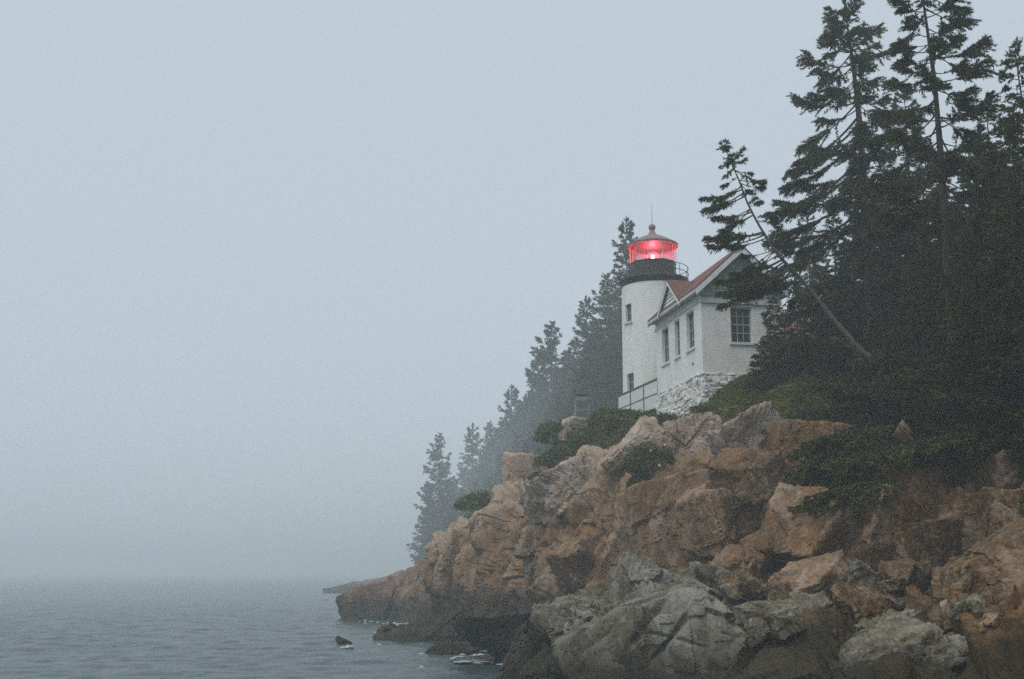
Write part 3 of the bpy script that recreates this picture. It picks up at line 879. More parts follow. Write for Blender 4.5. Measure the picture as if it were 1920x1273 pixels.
for k in range(10):
    a0, a1 = LR + 2 * math.pi * k / 10, LR + 2 * math.pi * (k + 1) / 10
    p0, p1 = Vector((RL * math.cos(a0), RL * math.sin(a0), 0)), Vector((RL * math.cos(a1), RL * math.sin(a1), 0))
    MB().add([(p0.x * .985, p0.y * .985, zp), (p1.x * .985, p1.y * .985, zp), (p1.x * .985, p1.y * .985, zg), (p0.x * .985, p0.y * .985, zg)], [(0, 1, 2, 3)]).build('lantern_pane', M['lantern_glass'], tower)
    MB().tube([(p0.x, p0.y, zp - 0.02), (p0.x, p0.y, zg + 0.02)], 0.026, 6).build('lantern_bar', lantern_mull, tower)
zc = ZT(439) - Z0
MB().lathe([(RL - 0.1, zg), (RL + 0.13, zg - 0.03), (RL + 0.15, zg + 0.10), (RL + 0.02, zg + 0.17), (RL * 0.62, zg + 0.17 + (zc - zg) * 0.38), (0.24, zc - 0.08), (0.17, zc + 0.05)], 20, rot=LR).build('lantern_roof', M['lantern_roof'], tower)
zb_ = ZT(427.5) - Z0
ball_prof = [(0.17, zc + 0.03), (0.17, zc + 0.07), (0.13, zc + 0.1)] + [(0.19 * math.cos(t), zb_ + 0.19 * math.sin(t)) for t in np.linspace(-0.8, 1.5, 9)]
MB().lathe(ball_prof, 20).build('vent_ball', M['lantern_roof'], tower, True)
MB().tube([(0, 0, zb_ + 0.18), (0.01, 0, ZT(382) - Z0)], [0.014, 0.006], 6).build('lightning_rod', M['black'], tower)
# lens and lamp inside the lantern
MB().lathe([(0.02, zg + 0.02), (RL * 0.97, zg + 0.005), (RL * 0.97, zg - 0.01), (0.02, zg - 0.005)], 20, rot=LR).build('ceiling_glare_disc', M['black'], tower)  # black disc added to stop the roof underside lighting up red
pr = [(0.16, zp - 0.02), (0.16, zp + 0.12)]
MB().lathe(pr, 16).build('lens_pedestal', M['black'], tower)
zl0, zl1 = zp + 0.12, zp + 0.62
lens_prof = []
for k in range(9):
    z_ = zl0 + (zl1 - zl0) * k / 8
    r_ = 0.2 + 0.1 * math.sin(math.pi * k / 8)
    lens_prof += [(r_, z_), (r_ + 0.02, z_ + 0.02)]
lens_o = MB().lathe(lens_prof[:-1], 24, closed=False).build('lens', M['lens'], tower, True)
MB().lathe([(0.02, zl0 + 0.12), (0.07, zl0 + 0.16), (0.085, zl0 + 0.24), (0.07, zl0 + 0.34), (0.02, zl0 + 0.38)], 12).build('lamp_bulb', M['lamp_core'], tower, True)
m, nt, N, L, b = new_mat('red_acrylic')
df = N.new('ShaderNodeBsdfTranslucent'); df.inputs['Color'].default_value = (0.85, 0.1, 0.13, 1)
tr = N.new('ShaderNodeBsdfTransparent'); tr.inputs['Color'].default_value = (1.0, 0.62, 0.65, 1)
ms = N.new('ShaderNodeMixShader'); ms.inputs['Fac'].default_value = 0.014
L.new(tr.outputs[0], ms.inputs[1]); L.new(df.outputs[0], ms.inputs[2]); L.new(ms.outputs[0], N['Material Output'].inputs['Surface'])
MB().lathe([(RL * 0.86, zp + (zg - zp) * 0.3), (RL * 0.86, zg)], 40, closed=False).build('red_screen', m, tower, True)
lamp = bpy.data.lights.new('lantern_lamp', 'POINT')
lamp.energy, lamp.color, lamp.shadow_soft_size = 1500.0, (1.0, 0.12, 0.16), 0.14
lamp_o = bpy.data.objects.new('lantern_lamp', lamp)
lamp_o.location = (TX, TY, Z0 + zl0 + 0.25)
COL.objects.link(lamp_o)

# ------------------------------------------------------------------ lighthouse cottage (gable end faces the camera)
PHI = math.radians(10.5)
HC = P(1314, 565, 46.0)              # wall head at the near corner
HB = 9.0
house = empty('lighthouse_cottage', (float(HC[0]), float(HC[1]), HB), PHI)
tag(house, 'white brick cottage with red roof and stone foundation beside the tower', 'house')
WA, LB = 3.5, 6.1                   # along the gable front, along the seaward wall
ZW = float(HC[2]) - HB               # brick wall top
ZS = float(P(1318, 697, 46.0)[2]) - HB   # top of the stone foundation


def wall_open(p0, ax, length, z0, z1, opens, thick, inward, nm, parent):
    """Wall panel in the house frame with real openings; brick UVs."""
    mb = MB(); uvs = []
    ax = Vector(ax); inw = Vector(inward)
    ss = sorted(set([0, length] + [s for o in opens for s in o[:2]])); zz = sorted(set([z0, z1] + [z for o in opens for z in o[2:]]))
    for i in range(len(ss) - 1):
        for j in range(len(zz) - 1):
            sm, zm = (ss[i] + ss[i + 1]) / 2, (zz[j] + zz[j + 1]) / 2
            if any(a < sm < b2 and c < zm < d for a, b2, c, d in opens): continue
            q = [Vector(p0) + ax * s + Vector((0, 0, z)) for s, z in ((ss[i], zz[j]), (ss[i + 1], zz[j]), (ss[i + 1], zz[j + 1]), (ss[i], zz[j + 1]))]
            mb.add(q, [(0, 1, 2, 3)]); uvs += [(ss[i], zz[j]), (ss[i + 1], zz[j]), (ss[i + 1], zz[j + 1]), (ss[i], zz[j + 1])]
    for a, b2, c, d in opens:
        for (s0, za), (s1, zb) in (((a, c), (b2, c)), ((b2, c), (b2, d)), ((b2, d), (a, d)), ((a, d), (a, c))):
            q0 = Vector(p0) + ax * s0 + Vector((0, 0, za)); q1 = Vector(p0) + ax * s1 + Vector((0, 0, zb))
            mb.add([q0, q1, q1 + inw * thick, q0 + inw * thick], [(0, 1, 2, 3)])
            uvs += [(s0, za), (s1, zb), (s1 + 0.1, zb), (s0 + 0.1, za)]
    o = mb.build(nm, M['brick'], parent)
    u = o.data.uv_layers.new(name='UVMap')
    for i, w in enumerate(uvs): u.data[i].uv = w
    return o


def window(p0, ax, inward, a, b2, c, d, nx, nz, parent, rec=0.13):
    """Sash window: frame as the part, panes, muntins and sill below it."""
    ax, inw = Vector(ax), Vector(inward)
    base = Vector(p0) + inw * rec
    def slab(s0, s1, z0, z1, off, th):
        mb = MB(); q = base + inw * off
        mb.extrude([q + ax * s0 + Vector((0, 0, z0)), q + ax * s1 + Vector((0, 0, z0)), q + ax * s1 + Vector((0, 0, z1)), q + ax * s0 + Vector((0, 0, z1))], inw * th)
        return mb
    fr = MB(); t = 0.055
    for s0, s1, z0, z1 in ((a, a + t, c, d), (b2 - t, b2, c, d), (a + t, b2 - t, c, c + t), (a + t, b2 - t, d - t, d), (a + t, b2 - t, (c + d) / 2 - 0.03, (c + d) / 2 + 0.03)):
        q = slab(s0, s1, z0, z1, 0.0, 0.06); fr.add(q.v, q.f)
    w = fr.build('window', M['frame_dark'], parent)
    halves = ((c + t, (c + d) / 2 - 0.03), ((c + d) / 2 + 0.03, d - t))
    for z0, z1 in halves:
        for i in range(nx):
            for j in range(nz):
                s0 = a + t + (b2 - a - 2 * t) * i / nx; s1 = a + t + (b2 - a - 2 * t) * (i + 1) / nx
                y0 = z0 + (z1 - z0) * j / nz; y1 = z0 + (z1 - z0) * (j + 1) / nz
                slab(s0 + 0.001, s1 - 0.001, y0 + 0.001, y1 - 0.001, 0.035, 0.008).build('pane', M['glass'], w)
        for i in range(1, nx):
            s = a + t + (b2 - a - 2 * t) * i / nx
            slab(s - 0.013, s + 0.013, z0, z1, 0.01, 0.022).build('muntin', M['muntin'], w)
        for j in range(1, nz):
            y = z0 + (z1 - z0) * j / nz
            slab(a + t, b2 - t, y - 0.013, y + 0.013, 0.013, 0.022).build('muntin', M['muntin'], w)
    sl = MB(); q = Vector(p0) - inw * 0.07
    sl.extrude([q + ax * (a - 0.09) + Vector((0, 0, c - 0.1)), q + ax * (b2 + 0.09) + Vector((0, 0, c - 0.1)), q + ax * (b2 + 0.09) + Vector((0, 0, c - 0.004)), q + ax * (a - 0.09) + Vector((0, 0, c - 0.004))], inw * 0.2)
    sl.build('sill', M['white'], w)
    ln = MB(); q = Vector(p0) + inw * 0.02
    ln.extrude([q + ax * (a + 0.001) + Vector((0, 0, d - 0.09)), q + ax * (b2 - 0.001) + Vector((0, 0, d - 0.09)), q + ax * (b2 - 0.001) + Vector((0, 0, d - 0.002)), q + ax * (a + 0.001) + Vector((0, 0, d - 0.002))], inw * 0.1)
    ln.build('lintel', M['frame_dark'], w)
    return w


zf = lambda v: float(P(1390, v, 46.4)[2]) - HB
front_open = [(1.28, 2.2, zf(642), zf(577))]
# seaward windows
bs = lambda v, Y: float(P(1290, v, Y)[2]) - HB
sea_open = [(0.93, 1.88, ZW - 1.72, ZW - 0.12), (2.78, 3.45, ZW - 1.72, ZW - 0.12), (4.32, 5.28, ZW - 1.72, ZW - 0.12)]
wall_open((0, 0, 0), (1, 0, 0), WA, ZS - 0.02, ZW + 0.2, front_open, 0.22, (0, 1, 0), 'brick_wall', house)
wall_open((0, 0, 0), (0, 1, 0), LB, ZS - 0.02, ZW + 0.2, sea_open, 0.22, (1, 0, 0), 'brick_wall', house)
wall_open((WA, 0, 0), (0, 1, 0), LB, ZS - 0.02, ZW + 0.2, [], 0.22, (-1, 0, 0), 'brick_wall', house)
wall_open((0, LB, 0), (1, 0, 0), WA, ZS - 0.02, ZW + 0.2, [], 0.22, (0, -1, 0), 'brick_wall', house)
MB().box(0.3, WA - 0.3, 0.3, LB - 0.3, ZS - 0.1, ZW + 0.15).build('room', M['dark_room'], house)
for a, b2, c, d in front_open: window((0, 0, 0), (1, 0, 0), (0, 1, 0), a, b2, c, d, 3, 2, house)
for a, b2, c, d in sea_open: window((0, 0, 0), (0, 1, 0), (1, 0, 0), a, b2, c, d, 3 if b2 - a > 0.55 else 2, 2, house)

# foundation: mortar core and single painted rubble stones on the two visible faces
MB().box(-0.015, WA - 0.02, -0.015, LB - 0.02, -1.2, ZS - 0.021).build('foundation_core', M['mortar'], house)
srng = np.random.default_rng(8)
stone_meshes = []
for k in range(7):
    d, f = cube_sphere(4)
    pn_ = 6.0
    r = (np.abs(d) ** pn_).sum(1) ** (-1 / pn_)
    p = d * r[:, None]
    p += 0.26 * np.stack([fbm(p * 1.3 + 7 * k, 2, 300 + k), fbm(p * 1.3 + 3 + 7 * k, 2, 310 + k), fbm(p * 1.3 + 5 + 7 * k, 2, 320 + k)], -1)
    me = np_mesh('foundation_stone', p, f, False); me.materials.append(M['stone_paint'])
    stone_meshes.append(me)
for face, length in ((0, LB), (1, WA)):
    z = -0.75
    while z < ZS - 0.06:
        hgt_ = min(srng.uniform(0.17, 0.33), ZS - z)
        if ZS - z - hgt_ < 0.09: hgt_ = ZS - z
        s = -0.06
        while s < length:
            wdt = srng.uniform(0.16, 0.4)
            parts_ = [(0, 1.0)] if srng.uniform() < 0.6 or hgt_ < 0.17 else [(0, 0.5), (0.5, 1.0)]
            for f0, f1 in parts_:
                hh = hgt_ * (f1 - f0) * srng.uniform(0.85, 1.12)
                o = link('foundation_stone', stone_meshes[srng.integers(7)], None, house)
                prd = srng.uniform(-0.01, 0.09)
                ctr = s + wdt / 2
                zc_ = z + hgt_ * (f0 + f1) / 2 + srng.normal() * 0.018
                o.location = (0.08 - prd, ctr, zc_) if face == 0 else (ctr, 0.08 - prd, zc_)
                sx = (0.1, wdt / 2 * 1.04, hh / 2 * 1.04)
                o.scale = sx if face == 0 else (sx[1], sx[0], sx[2])
                o.rotation_euler = tuple(srng.normal(size=3) * 0.13)
            s += wdt + 0.008
        z += hgt_ + 0.008

# roof: two slopes, ridge along the house
SL = 0.93; OV = 0.3; OF = 0.35
zr0 = ZW + 0.73                       # underside of the roof at the wall line
zr = zr0 + SL * WA / 2
def roof_slab(pts, th, nm, parent, up):
    mb = MB().extrude(pts, up)
    o = mb.build(nm, M['shingles'], parent)
    return o
ts = Vector((0, 0, 0.09))
for sgn in (0, 1):
    xe = -OV if sgn == 0 else WA + OV
    ze = zr0 - SL * OV
    pts = [(xe, -OF, ze), (xe, LB + OF, ze), (WA / 2, LB + OF, zr), (WA / 2, -OF, zr)]
    if sgn: pts = pts[::-1]
    ro = roof_slab(pts, 0.09, 'roof', house, ts)
    uv_planar(ro, lambda c: c.y, lambda c: c.x * 1.66)
    # eave fascia, soffit and frieze
    x0, x1 = (xe, xe + 0.05) if sgn == 0 else (xe - 0.05, xe)
    MB().box(x0 - 0.012, x1 - 0.012, -OF + 0.02, LB + OF - 0.02, ze - 0.13, ze - 0.004).build('fascia', M['trim'], house)
    xa, xb = (xe + 0.04, 0.0) if sgn == 0 else (WA, xe - 0.04)
    MB().box(min(xa, xb), max(xa, xb) + (0.0), -OF + 0.03, LB + OF - 0.03, ze - 0.11, ze - 0.08).build('soffit', M['trim'], house)
    fx = (-0.035, 0.004) if sgn == 0 else (WA - 0.004, WA + 0.035)
    MB().box(fx[0], fx[1], -0.03, LB, ZW - 0.02, ze - 0.112).build('frieze_board', M['trim'], house)
# gable ends: boards, rake boards, frieze
for ybase, dirn in ((0.0, -1), (LB, 1)):
    nb_ = 15
    zg0, zg1 = ZW + 0.1, zr - 0.02
    for k in range(nb_):
        za = zg0 + (zg1 - zg0) * k / nb_; zb = zg0 + (zg1 - zg0) * (k + 1) / nb_ - 0.006
        def half(zv): return max(0.02, min(WA / 2 + 0.0, (zr - zv) / SL))
        ha, hb = half(za), half(zb)
        y0 = ybase + dirn * (0.0); 
        off0, off1 = dirn * 0.06, dirn * 0.03
        poly = [(WA / 2 - ha, y0 + off0, za), (WA / 2 + ha, y0 + off0, za), (WA / 2 + hb, y0 + off1, zb), (WA / 2 - hb, y0 + off1, zb)]
        MB().extrude(poly, (0, -dirn * 0.08, 0)).build('gable_board', M['gable'], house)
    for sgn in (-1, 1):
        xe = WA / 2 + sgn * (WA / 2 + OV); ze = zr0 - SL * OV
        yy = ybase + dirn * (OF - 0.0)
        MB().extrude([(WA / 2, yy, zr - 0.27), (WA / 2, yy, zr - 0.003), (xe, yy, ze - 0.003), (xe, yy, ze - 0.27)], (0, -dirn * 0.05, 0)).build('rake_board', M['white'], house)
        yy2 = ybase + dirn * 0.085
        MB().extrude([(WA / 2, yy2, zr - 0.32), (WA / 2, yy2, zr - 0.1), (xe + sgn * -0.3, yy2, ze - 0.1 + SL * 0.3), (xe + sgn * -0.3, yy2, ze - 0.32 + SL * 0.3)], (0, -dirn * 0.04, 0)).build('rake_moulding', M['trim'], house)
        MB().extrude([(WA / 2, ybase + dirn * 0.07, zr - 0.05), (WA / 2, ybase + dirn * (OF - 0.052), zr - 0.05), (xe - sgn * 0.03, ybase + dirn * (OF - 0.052), ze - 0.05 + 0.03 * SL), (xe - sgn * 0.03, ybase + dirn * 0.07, ze - 0.05 + 0.03 * SL)], (0, 0, 0.02)).build('rake_soffit', M['trim'], house)
    MB().box(-0.03, WA + 0.03, *(sorted((ybase + dirn * 0.1, ybase + dirn * 0.002))), ZW - 0.08, ZW + 0.12).build('frieze_board', M['trim'], house)
# cross gable on the seaward slope
DC, DW, DR = 3.27, 1.38, 1.15
zde = ZW + 0.49
zdr = zde + DR
xd = -0.2
def main_roof_x(z): return max((z - zr0) / SL, xd - 0.1)
for sgn in (-1, 1):
    ye = DC + sgn * (DW + 0.14); zee = zde - 0.14 * DR / DW
    pts = [(xd - 0.16, ye, zee), (main_roof_x(zee), ye, zee), (main_roof_x(zdr) + 0.02, DC, zdr), (xd - 0.16, DC, zdr)]
    if sgn < 0: pts = pts[::-1]
    ro = roof_slab(pts, 0.07, 'dormer_roof', house, Vector((0, 0, 0.075)))
    uv_planar(ro, lambda c: c.x, lambda c: c.y * 1.6)
    yy = xd - 0.165
    MB().extrude([(yy, DC, zdr - 0.15), (yy, DC, zdr - 0.002), (yy, ye, zee - 0.002), (yy, ye, zee - 0.15)], (0.045, 0, 0)).build('dormer_rake_board', M['white'], house)
nd = 7
for k in range(nd):
    za = zde - 0.03 + DR * k / nd; zb = zde - 0.03 + DR * (k + 1) / nd - 0.012
    ha = max(0.015, min(DW, (zdr - za) * DW / DR)); hb = max(0.012, min(DW, (zdr - zb) * DW / DR))
    MB().extrude([(xd - 0.035, DC - ha, za), (xd - 0.035, DC + ha, za), (xd, DC + hb, zb), (xd, DC - hb, zb)], (0.07, 0, 0)).build('dormer_board', M['white'] if k % 3 else M['trim'], house)
MB().extrude([(xd + 0.08, DC - DW, zde - 0.03), (xd + 0.08, DC + DW, zde - 0.03), (xd + 0.08, DC, zdr - 0.03)], (0.02, 0, 0)).build('dormer_wall', M['gable'], house)
# chalky drain hole in the seaward wall
MB().tube([(-0.05, 1.15, ZS + 0.55), (0.05, 1.15, ZS + 0.56)], 0.05, 8).build('drain_pipe', M['black'], house)

# ------------------------------------------------------------------ keeper's dwelling behind the trees: red roofs
kh = empty('keepers_dwelling', tuple(P(1560, 700, 58)), PHI)
tag(kh, 'keepers dwelling with red roof half hidden behind the dark spruces', 'house')
kz = float(P(1500, 640, 58)[2] - P(1560, 700, 58)[2])
kw = MB().box(-2.6, 3.4, 0, 6, -1.5, kz - 0.3).build('wall', M['brick'], kh); uv_planar(kw, lambda c: c.x + c.y, lambda c: c.z)
for s_ in (0, 1):
    y_ = -0.4 if s_ == 0 else 6.4
    pts = [(-3.0, y_, kz - 0.3), (3.8, y_, kz - 0.3), (3.8, 3, kz + 2.2), (-3.0, 3, kz + 2.2)]
    if s_: pts = pts[::-1]
    ro = roof_slab(pts, 0.1, 'roof', kh, Vector((0, 0, 0.1))); uv_planar(ro, lambda c: c.x, lambda c: c.y * 1.3)
pr_ = [(-2.4, -2.6, kz - 1.3), (2.8, -2.6, kz - 1.3), (2.8, -0.05, kz - 0.7), (-2.4, -0.05, kz - 0.7)]
ro = roof_slab(pr_, 0.1, 'porch_roof', kh, Vector((0, 0, 0.08))); uv_planar(ro, lambda c: c.x, lambda c: c.y * 1.1)
for x_ in (-2.2, 0.2, 2.6):
    MB().box(x_ - 0.06, x_ + 0.06, -2.5, -2.38, -1.5, kz - 1.31).build('porch_post', M['white'], kh)
for y_, d_ in ((0.0, 1), (6.0, -1)):
    pass
for x_ in (-2.6, 3.38):
    MB().extrude([(x_, 0.0, kz - 0.3), (x_, 6.0, kz - 0.3), (x_, 3.0, kz + 2.1)], (0.02, 0, 0)).build('gable_wall', M['gable'], kh)

# ------------------------------------------------------------------ white parapet walkway at the tower foot
fa, fb = V(1234, 708, 52.4), V(1160, 750, 57.8)
fb.z = fa.z
dirf = (fb - fa); lf = dirf.length
pf = empty('walkway_parapet', (fa.x, fa.y, fa.z - 1.35), math.atan2(dirf.y, dirf.x))
tag(pf, 'white panelled parapet of the walkway at the tower foot', 'parapet')
npan = 3
for k in range(npan):
    s0, s1 = lf * k / npan + 0.05, lf * (k + 1) / npan - 0.05
    for z0, z1 in ((0.0, 0.62), (0.68, 1.26)):
        MB().box(s0, s1, -0.03, 0.03, z0, z1).build('panel', M['stair_glass'], pf)
for k in range(npan + 1):
    s0 = lf * k / npan
    MB().box(s0 - 0.045, s0 + 0.045, -0.05, 0.05, -0.6, 1.29).build('post', M['rail'], pf)
MB().box(-0.05, lf + 0.05, -0.06, 0.06, 1.295, 1.36).build('top_rail', M['rail'], pf)
MB().box(0, lf, -0.04, 0.04, 0.625, 0.675).build('mid_rail', M['rail'], pf)

# ------------------------------------------------------------------ wooden stand on the stone
sp = P(1091, 784, 58.6)
st = empty('wooden_stand', tuple(sp), 0.1)
tag(st, 'grey wooden trestle stand on a pale stone among the shrubs', 'stand')
ppm = 58.6 / F_PX
for sx in (-1, 1):
    for sy in (-1, 1):
        MB().tube([(sx * 16 * ppm, sy * 0.3, -0.25), (sx * 9.5 * ppm, sy * 0.12, 43 * ppm * 1.02)], 0.03, 6).build('leg', M['old_wood'], st)
MB().box(-10.5 * ppm, 10.5 * ppm, -0.2, 0.2, 43 * ppm * 1.02, 43 * ppm * 1.02 + 0.06).build('top_board', M['dark_room'], st)
MB().box(-11 * ppm, 11 * ppm, -0.24, -0.2, 33 * ppm, 41 * ppm).build('cross_board', M['old_wood'], st)
MB().box(-13 * ppm, 13 * ppm, -0.27, -0.23, 14 * ppm, 17 * ppm).build('rung', M['old_wood'], st)

# ------------------------------------------------------------------ spruces
def curve_pts(p0, p1, sag, tip, n):
    """Bough from p0 to p1: sags in the middle and turns up (tip>0) or down at its end."""
    s = np.linspace(0, 1, n)[:, None]
    p = p0 + (p1 - p0) * s
    L_ = np.linalg.norm(p1 - p0)
    p = p + np.array([0, 0, 1.0]) * (L_ * (-sag * 4 * s * (1 - s) * 0.5 + tip * (s ** 3 - s)))
    return p


def make_spruce(path, radius, branches, seed, twig=0.42, gap=0.07, spray=0.07, blade=(0.10, 0.028), nbl=3, droop=0.25, seg=8):
    """path: trunk points (n,3); branches: list of (start, end, sag, tip, bare). Returns trunk mesh, crown mesh."""
    rg = np.random.default_rng(seed)
    mb = MB()
    path = np.asarray(path, float)
    t = np.linspace(0, 1, len(path))
    mb.tube(path, [max(radius * (1 - 0.93 * x), 0.012) for x in t], seg)
    QP, QD, QT, QL = [], [], [], []
    for p0, p1, sag, tip, bare in branches:
        p0, p1 = np.asarray(p0, float), np.asarray(p1, float)
        L_ = np.linalg.norm(p1 - p0)
        if L_ < 0.1: continue
        cp = curve_pts(p0, p1, sag, tip, 6)
        rb = min(0.012 + 0.012 * L_, radius * 0.45)
        mb.tube(cp, [rb * (1 - 0.85 * x) for x in np.linspace(0, 1, 6)], 4, False)
        nt_ = max(4, int(L_ / gap))
        s = bare + (1 - bare) * np.sqrt(rg.uniform(0, 1, nt_)) if bare > 0.05 else rg.uniform(0.02, 1, nt_)
        s = np.append(s, [0.97, 0.99, 1.0])
        pos = np.stack([np.interp(s, np.linspace(0, 1, 6), cp[:, k]) for k in range(3)], -1)
        tan = (p1 - p0) / L_
        side = np.cross(tan, [0, 0, 1.0]); side /= np.linalg.norm(side) + 1e-6
        sg = rg.choice([-1, 1], len(s))
        ln = twig * min(1.0, 0.35 + L_ / 2.2) * (0.3 + 0.9 * np.sin(np.pi * np.clip(s * 0.8 + 0.12, 0, 1))) * rg.uniform(0.5, 1.2, len(s))
        d = tan[None] * rg.uniform(0.5, 1.1, len(s))[:, None] + side[None] * (sg * rg.uniform(0.2, 1.0, len(s)))[:, None]
        d[:, 2] += rg.uniform(-droop * 2, droop * 0.7, len(s))
        d /= np.linalg.norm(d, axis=1, keepdims=True)
        ns = np.maximum(2, (ln / spray).astype(int))
        idx = np.repeat(np.arange(len(s)), ns)
        k = np.concatenate([np.arange(a) for a in ns]) / np.repeat(ns, ns)
        q = pos[idx] + d[idx] * (ln[idx] * (k + 0.1))[:, None]
        q[:, 2] -= droop * 0.35 * ln[idx] * k * k
        tw = rg.uniform(0, 1, len(s))[idx]
        for _ in range(nbl):
            QP.append(q); QD.append(d[idx]); QT.append(tw); QL.append(np.ones(len(q)))
    tm = bpy.data.meshes.new('trunk'); tm.from_pydata(mb.v, [], mb.f); tm.update()
    q, d, tw = np.concatenate(QP), np.concatenate(QD), np.concatenate(QT)
    n = len(q)
    dd = d + rg.normal(size=(n, 3)) * 0.55; dd /= np.linalg.norm(dd, axis=1, keepdims=True)
    w = np.cross(dd, rg.normal(size=(n, 3))); w /= np.linalg.norm(w, axis=1, keepdims=True) + 1e-6
    bl = blade[0] * rg.uniform(0.7, 1.35, n)[:, None]; bw = blade[1] * rg.uniform(0.7, 1.3, n)[:, None]
    q = q + rg.normal(size=(n, 3)) * 0.015
    vs = np.stack([q - w * bw, q + w * bw, q + dd * bl], 1).reshape(-1, 3)
    cm = np_mesh('crown', vs, np.arange(3 * n).reshape(-1, 3), False, {'tint': np.repeat(np.clip(tw * 0.8 + rg.uniform(0, 0.2, n), 0, 1), 3)})
    return tm, cm


def auto_branches(path, seed, nb, start, prof, asym=None, lo=-0.25, hi=0.45, sag=0.25, tip=0.25, bare=0.15, jitter=0.3, keep=1.0):
    """Whorls of boughs along a trunk. prof(t): bough length at relative height t; asym: (angle, gain)."""
    rg = np.random.default_rng(seed)
    path = np.asarray(path, float); tt = np.linspace(0, 1, len(path))
    out = []
    for k in range(nb):
        t = start + (0.985 - start) * ((k + rg.uniform(0, 1)) / nb)
        if rg.uniform() > keep: continue
        az = k * 2.399 + rg.normal() * 0.4
        L_ = prof(t) * rg.uniform(1 - jitter, 1 + jitter)
        if asym: L_ *= 1 + asym[1] * math.cos(az - asym[0])
        el = lo + (hi - lo) * ((t - start) / (1 - start)) ** 1.5 + rg.normal() * 0.1
        p0 = np.array([np.interp(t, tt, path[:, c]) for c in range(3)])
        p1 = p0 + L_ * np.array([math.cos(az) * math.cos(el), math.sin(az) * math.cos(el), math.sin(el)])
        out.append((p0, p1, sag * rg.uniform(0.5, 1.4), tip * rg.uniform(0.4, 1.5), bare))
    # leader
    top = path[-1]
    out.append((path[-1] - (path[-1] - path[-2]) * 0.6, top + np.array([0, 0, 0.12]), 0, 0, 0))
    return out


def tree(tm, cm, loc, label, rz=0.0, sc=1.0, group=None, bark='bark', ndl='needles', lean=(0, 0), name='spruce_tree'):
    e = empty(name, tuple(float(c) for c in loc), rz)
    e.rotation_euler = (lean[0], lean[1], rz)
    e.scale = (sc, sc, sc) if not hasattr(sc, '__len__') else sc
    link('trunk', tm, M[bark], e); link('crown', cm, M[ndl], e)
    tag(e, label, 'tree', group)
    return e


def straight(h, wob=0.12, seed=0, n=14, lean=0.0):
    rg = np.random.default_rng(seed)
    z = np.linspace(0, h, n)
    x = np.cumsum(rg.normal(size=n)) * wob * 0.25; y = np.cumsum(rg.normal(size=n)) * wob * 0.25
    x -= x[0]; y -= y[0]
    return np.stack([x + lean * z, y, z], -1)


def cone(Lmax, top=0.25, mid=0.25):
    return lambda t: top + (Lmax - top) * (1 - t) ** 0.8 * min(1.0, 0.55 + t * 2)


# four kinds of background spruce (12 m tall), copied along the ridge
FAR = []
for k in range(4):
    pth = straight(12, 0.1, 40 + k)
    br = auto_branches(pth, 50 + k, 150, 0.02, cone(2.4 + 0.3 * (k % 2), 0.22), lo=-0.2, hi=0.6, sag=0.12, tip=0.28, bare=0.05, jitter=0.42, keep=0.86)
    FAR.append(make_spruce(pth, 0.16, br, 60 + k, twig=0.6, gap=0.085, spray=0.1, blade=(0.18, 0.042), nbl=4, droop=0.3, seg=6))
SP = 'hazy spruces along the ridge'
# top pixel (u, v), distance, kind, label (None: a filler)
far_trees = [
    (1176, 418, 126.1, 0, 0.82, 'thin-topped spruce rising just behind the lighthouse lantern'),
    (1140, 520, 115.5, 1, 1.0, 'dark spruce close beside the white tower shaft'),
    (1098, 562, 138.7, 2, 1.0, 'broad spruce second from the tower with a pointed top'),
    (1034, 610, 203.7, 3, 1.0, 'tall pale spruce standing apart above the ridge behind the wooden stand'),
    (1008, 660, 222.1, 1, 0.8, 'spruce leaning on the tall pale spruce above the ridge'),
    (961, 730, 277.4, 0, 0.85, 'slim spruce tip halfway down the hazy ridge'),
    (918, 796, 472.9, 2, 0.8, 'faint spruce top half lost in fog next to the palest one'),
    (886, 800, 449.9, 1, 0.85, 'palest spruce in the fog behind the spruce at the seaward end'),
    (824, 815, 219.9, 3, 0.95, 'dark narrow spruce at the seaward end of the ridge'),
    (806, 912, 212.9, 0, 1.0, 'short spruce leaning over the shelf at the seaward end'),
]
fill = [(1160, 600, 108.0), (1120, 610, 122.4), (1075, 640, 148.1), (1060, 660, 157.7), (1045, 700, 171.5), (1115, 680, 110.0), (1085, 700, 122.4), (1050, 735, 134.7), (1020, 720, 185.4), (1000, 740, 208.4), (985, 745, 231.4), (975, 770, 242.9),
        (945, 790, 265.9), (930, 812, 288.9), (1025, 770, 150.9), (1000, 790, 162.4), (970, 815, 185.4), (940, 850, 208.4), (912, 850, 254.4), (896, 872, 277.4), (870, 880, 300.3), (850, 905, 277.4), (840, 900, 226.7), (865, 915, 212.9), (890, 905, 203.7),
        (915, 890, 190.1), (830, 940, 203.7), (850, 950, 180.7), (880, 945, 167.1), (812, 960, 208.4), (805, 1000, 190.1), (1145, 640, 108.0), (1100, 650, 112.4), (795, 1010, 212.9), (1180, 560, 129.5), (955, 850, 162.4), (985, 830, 144.1),
        (1205, 640, 110.0), (1240, 560, 129.5), (1040, 790, 125.5), (1065, 760, 122.4), (1080, 740, 115.5), (1010, 840, 122.1), (930, 905, 157.7), (960, 890, 139.4)]
def gz(x, y):
    return ground_z(x, y)
for i, (u, v, Y, k, s, lb) in enumerate(far_trees):
    tp = P(u, v, Y); z = gz(tp[0], Y) - 0.3
    h = tp[2] - z
    tree(*FAR[k], (tp[0], Y, z), lb, 1.3 * i, (h / 12 * s, h / 12 * s, h / 12), SP, ndl='needles_far')
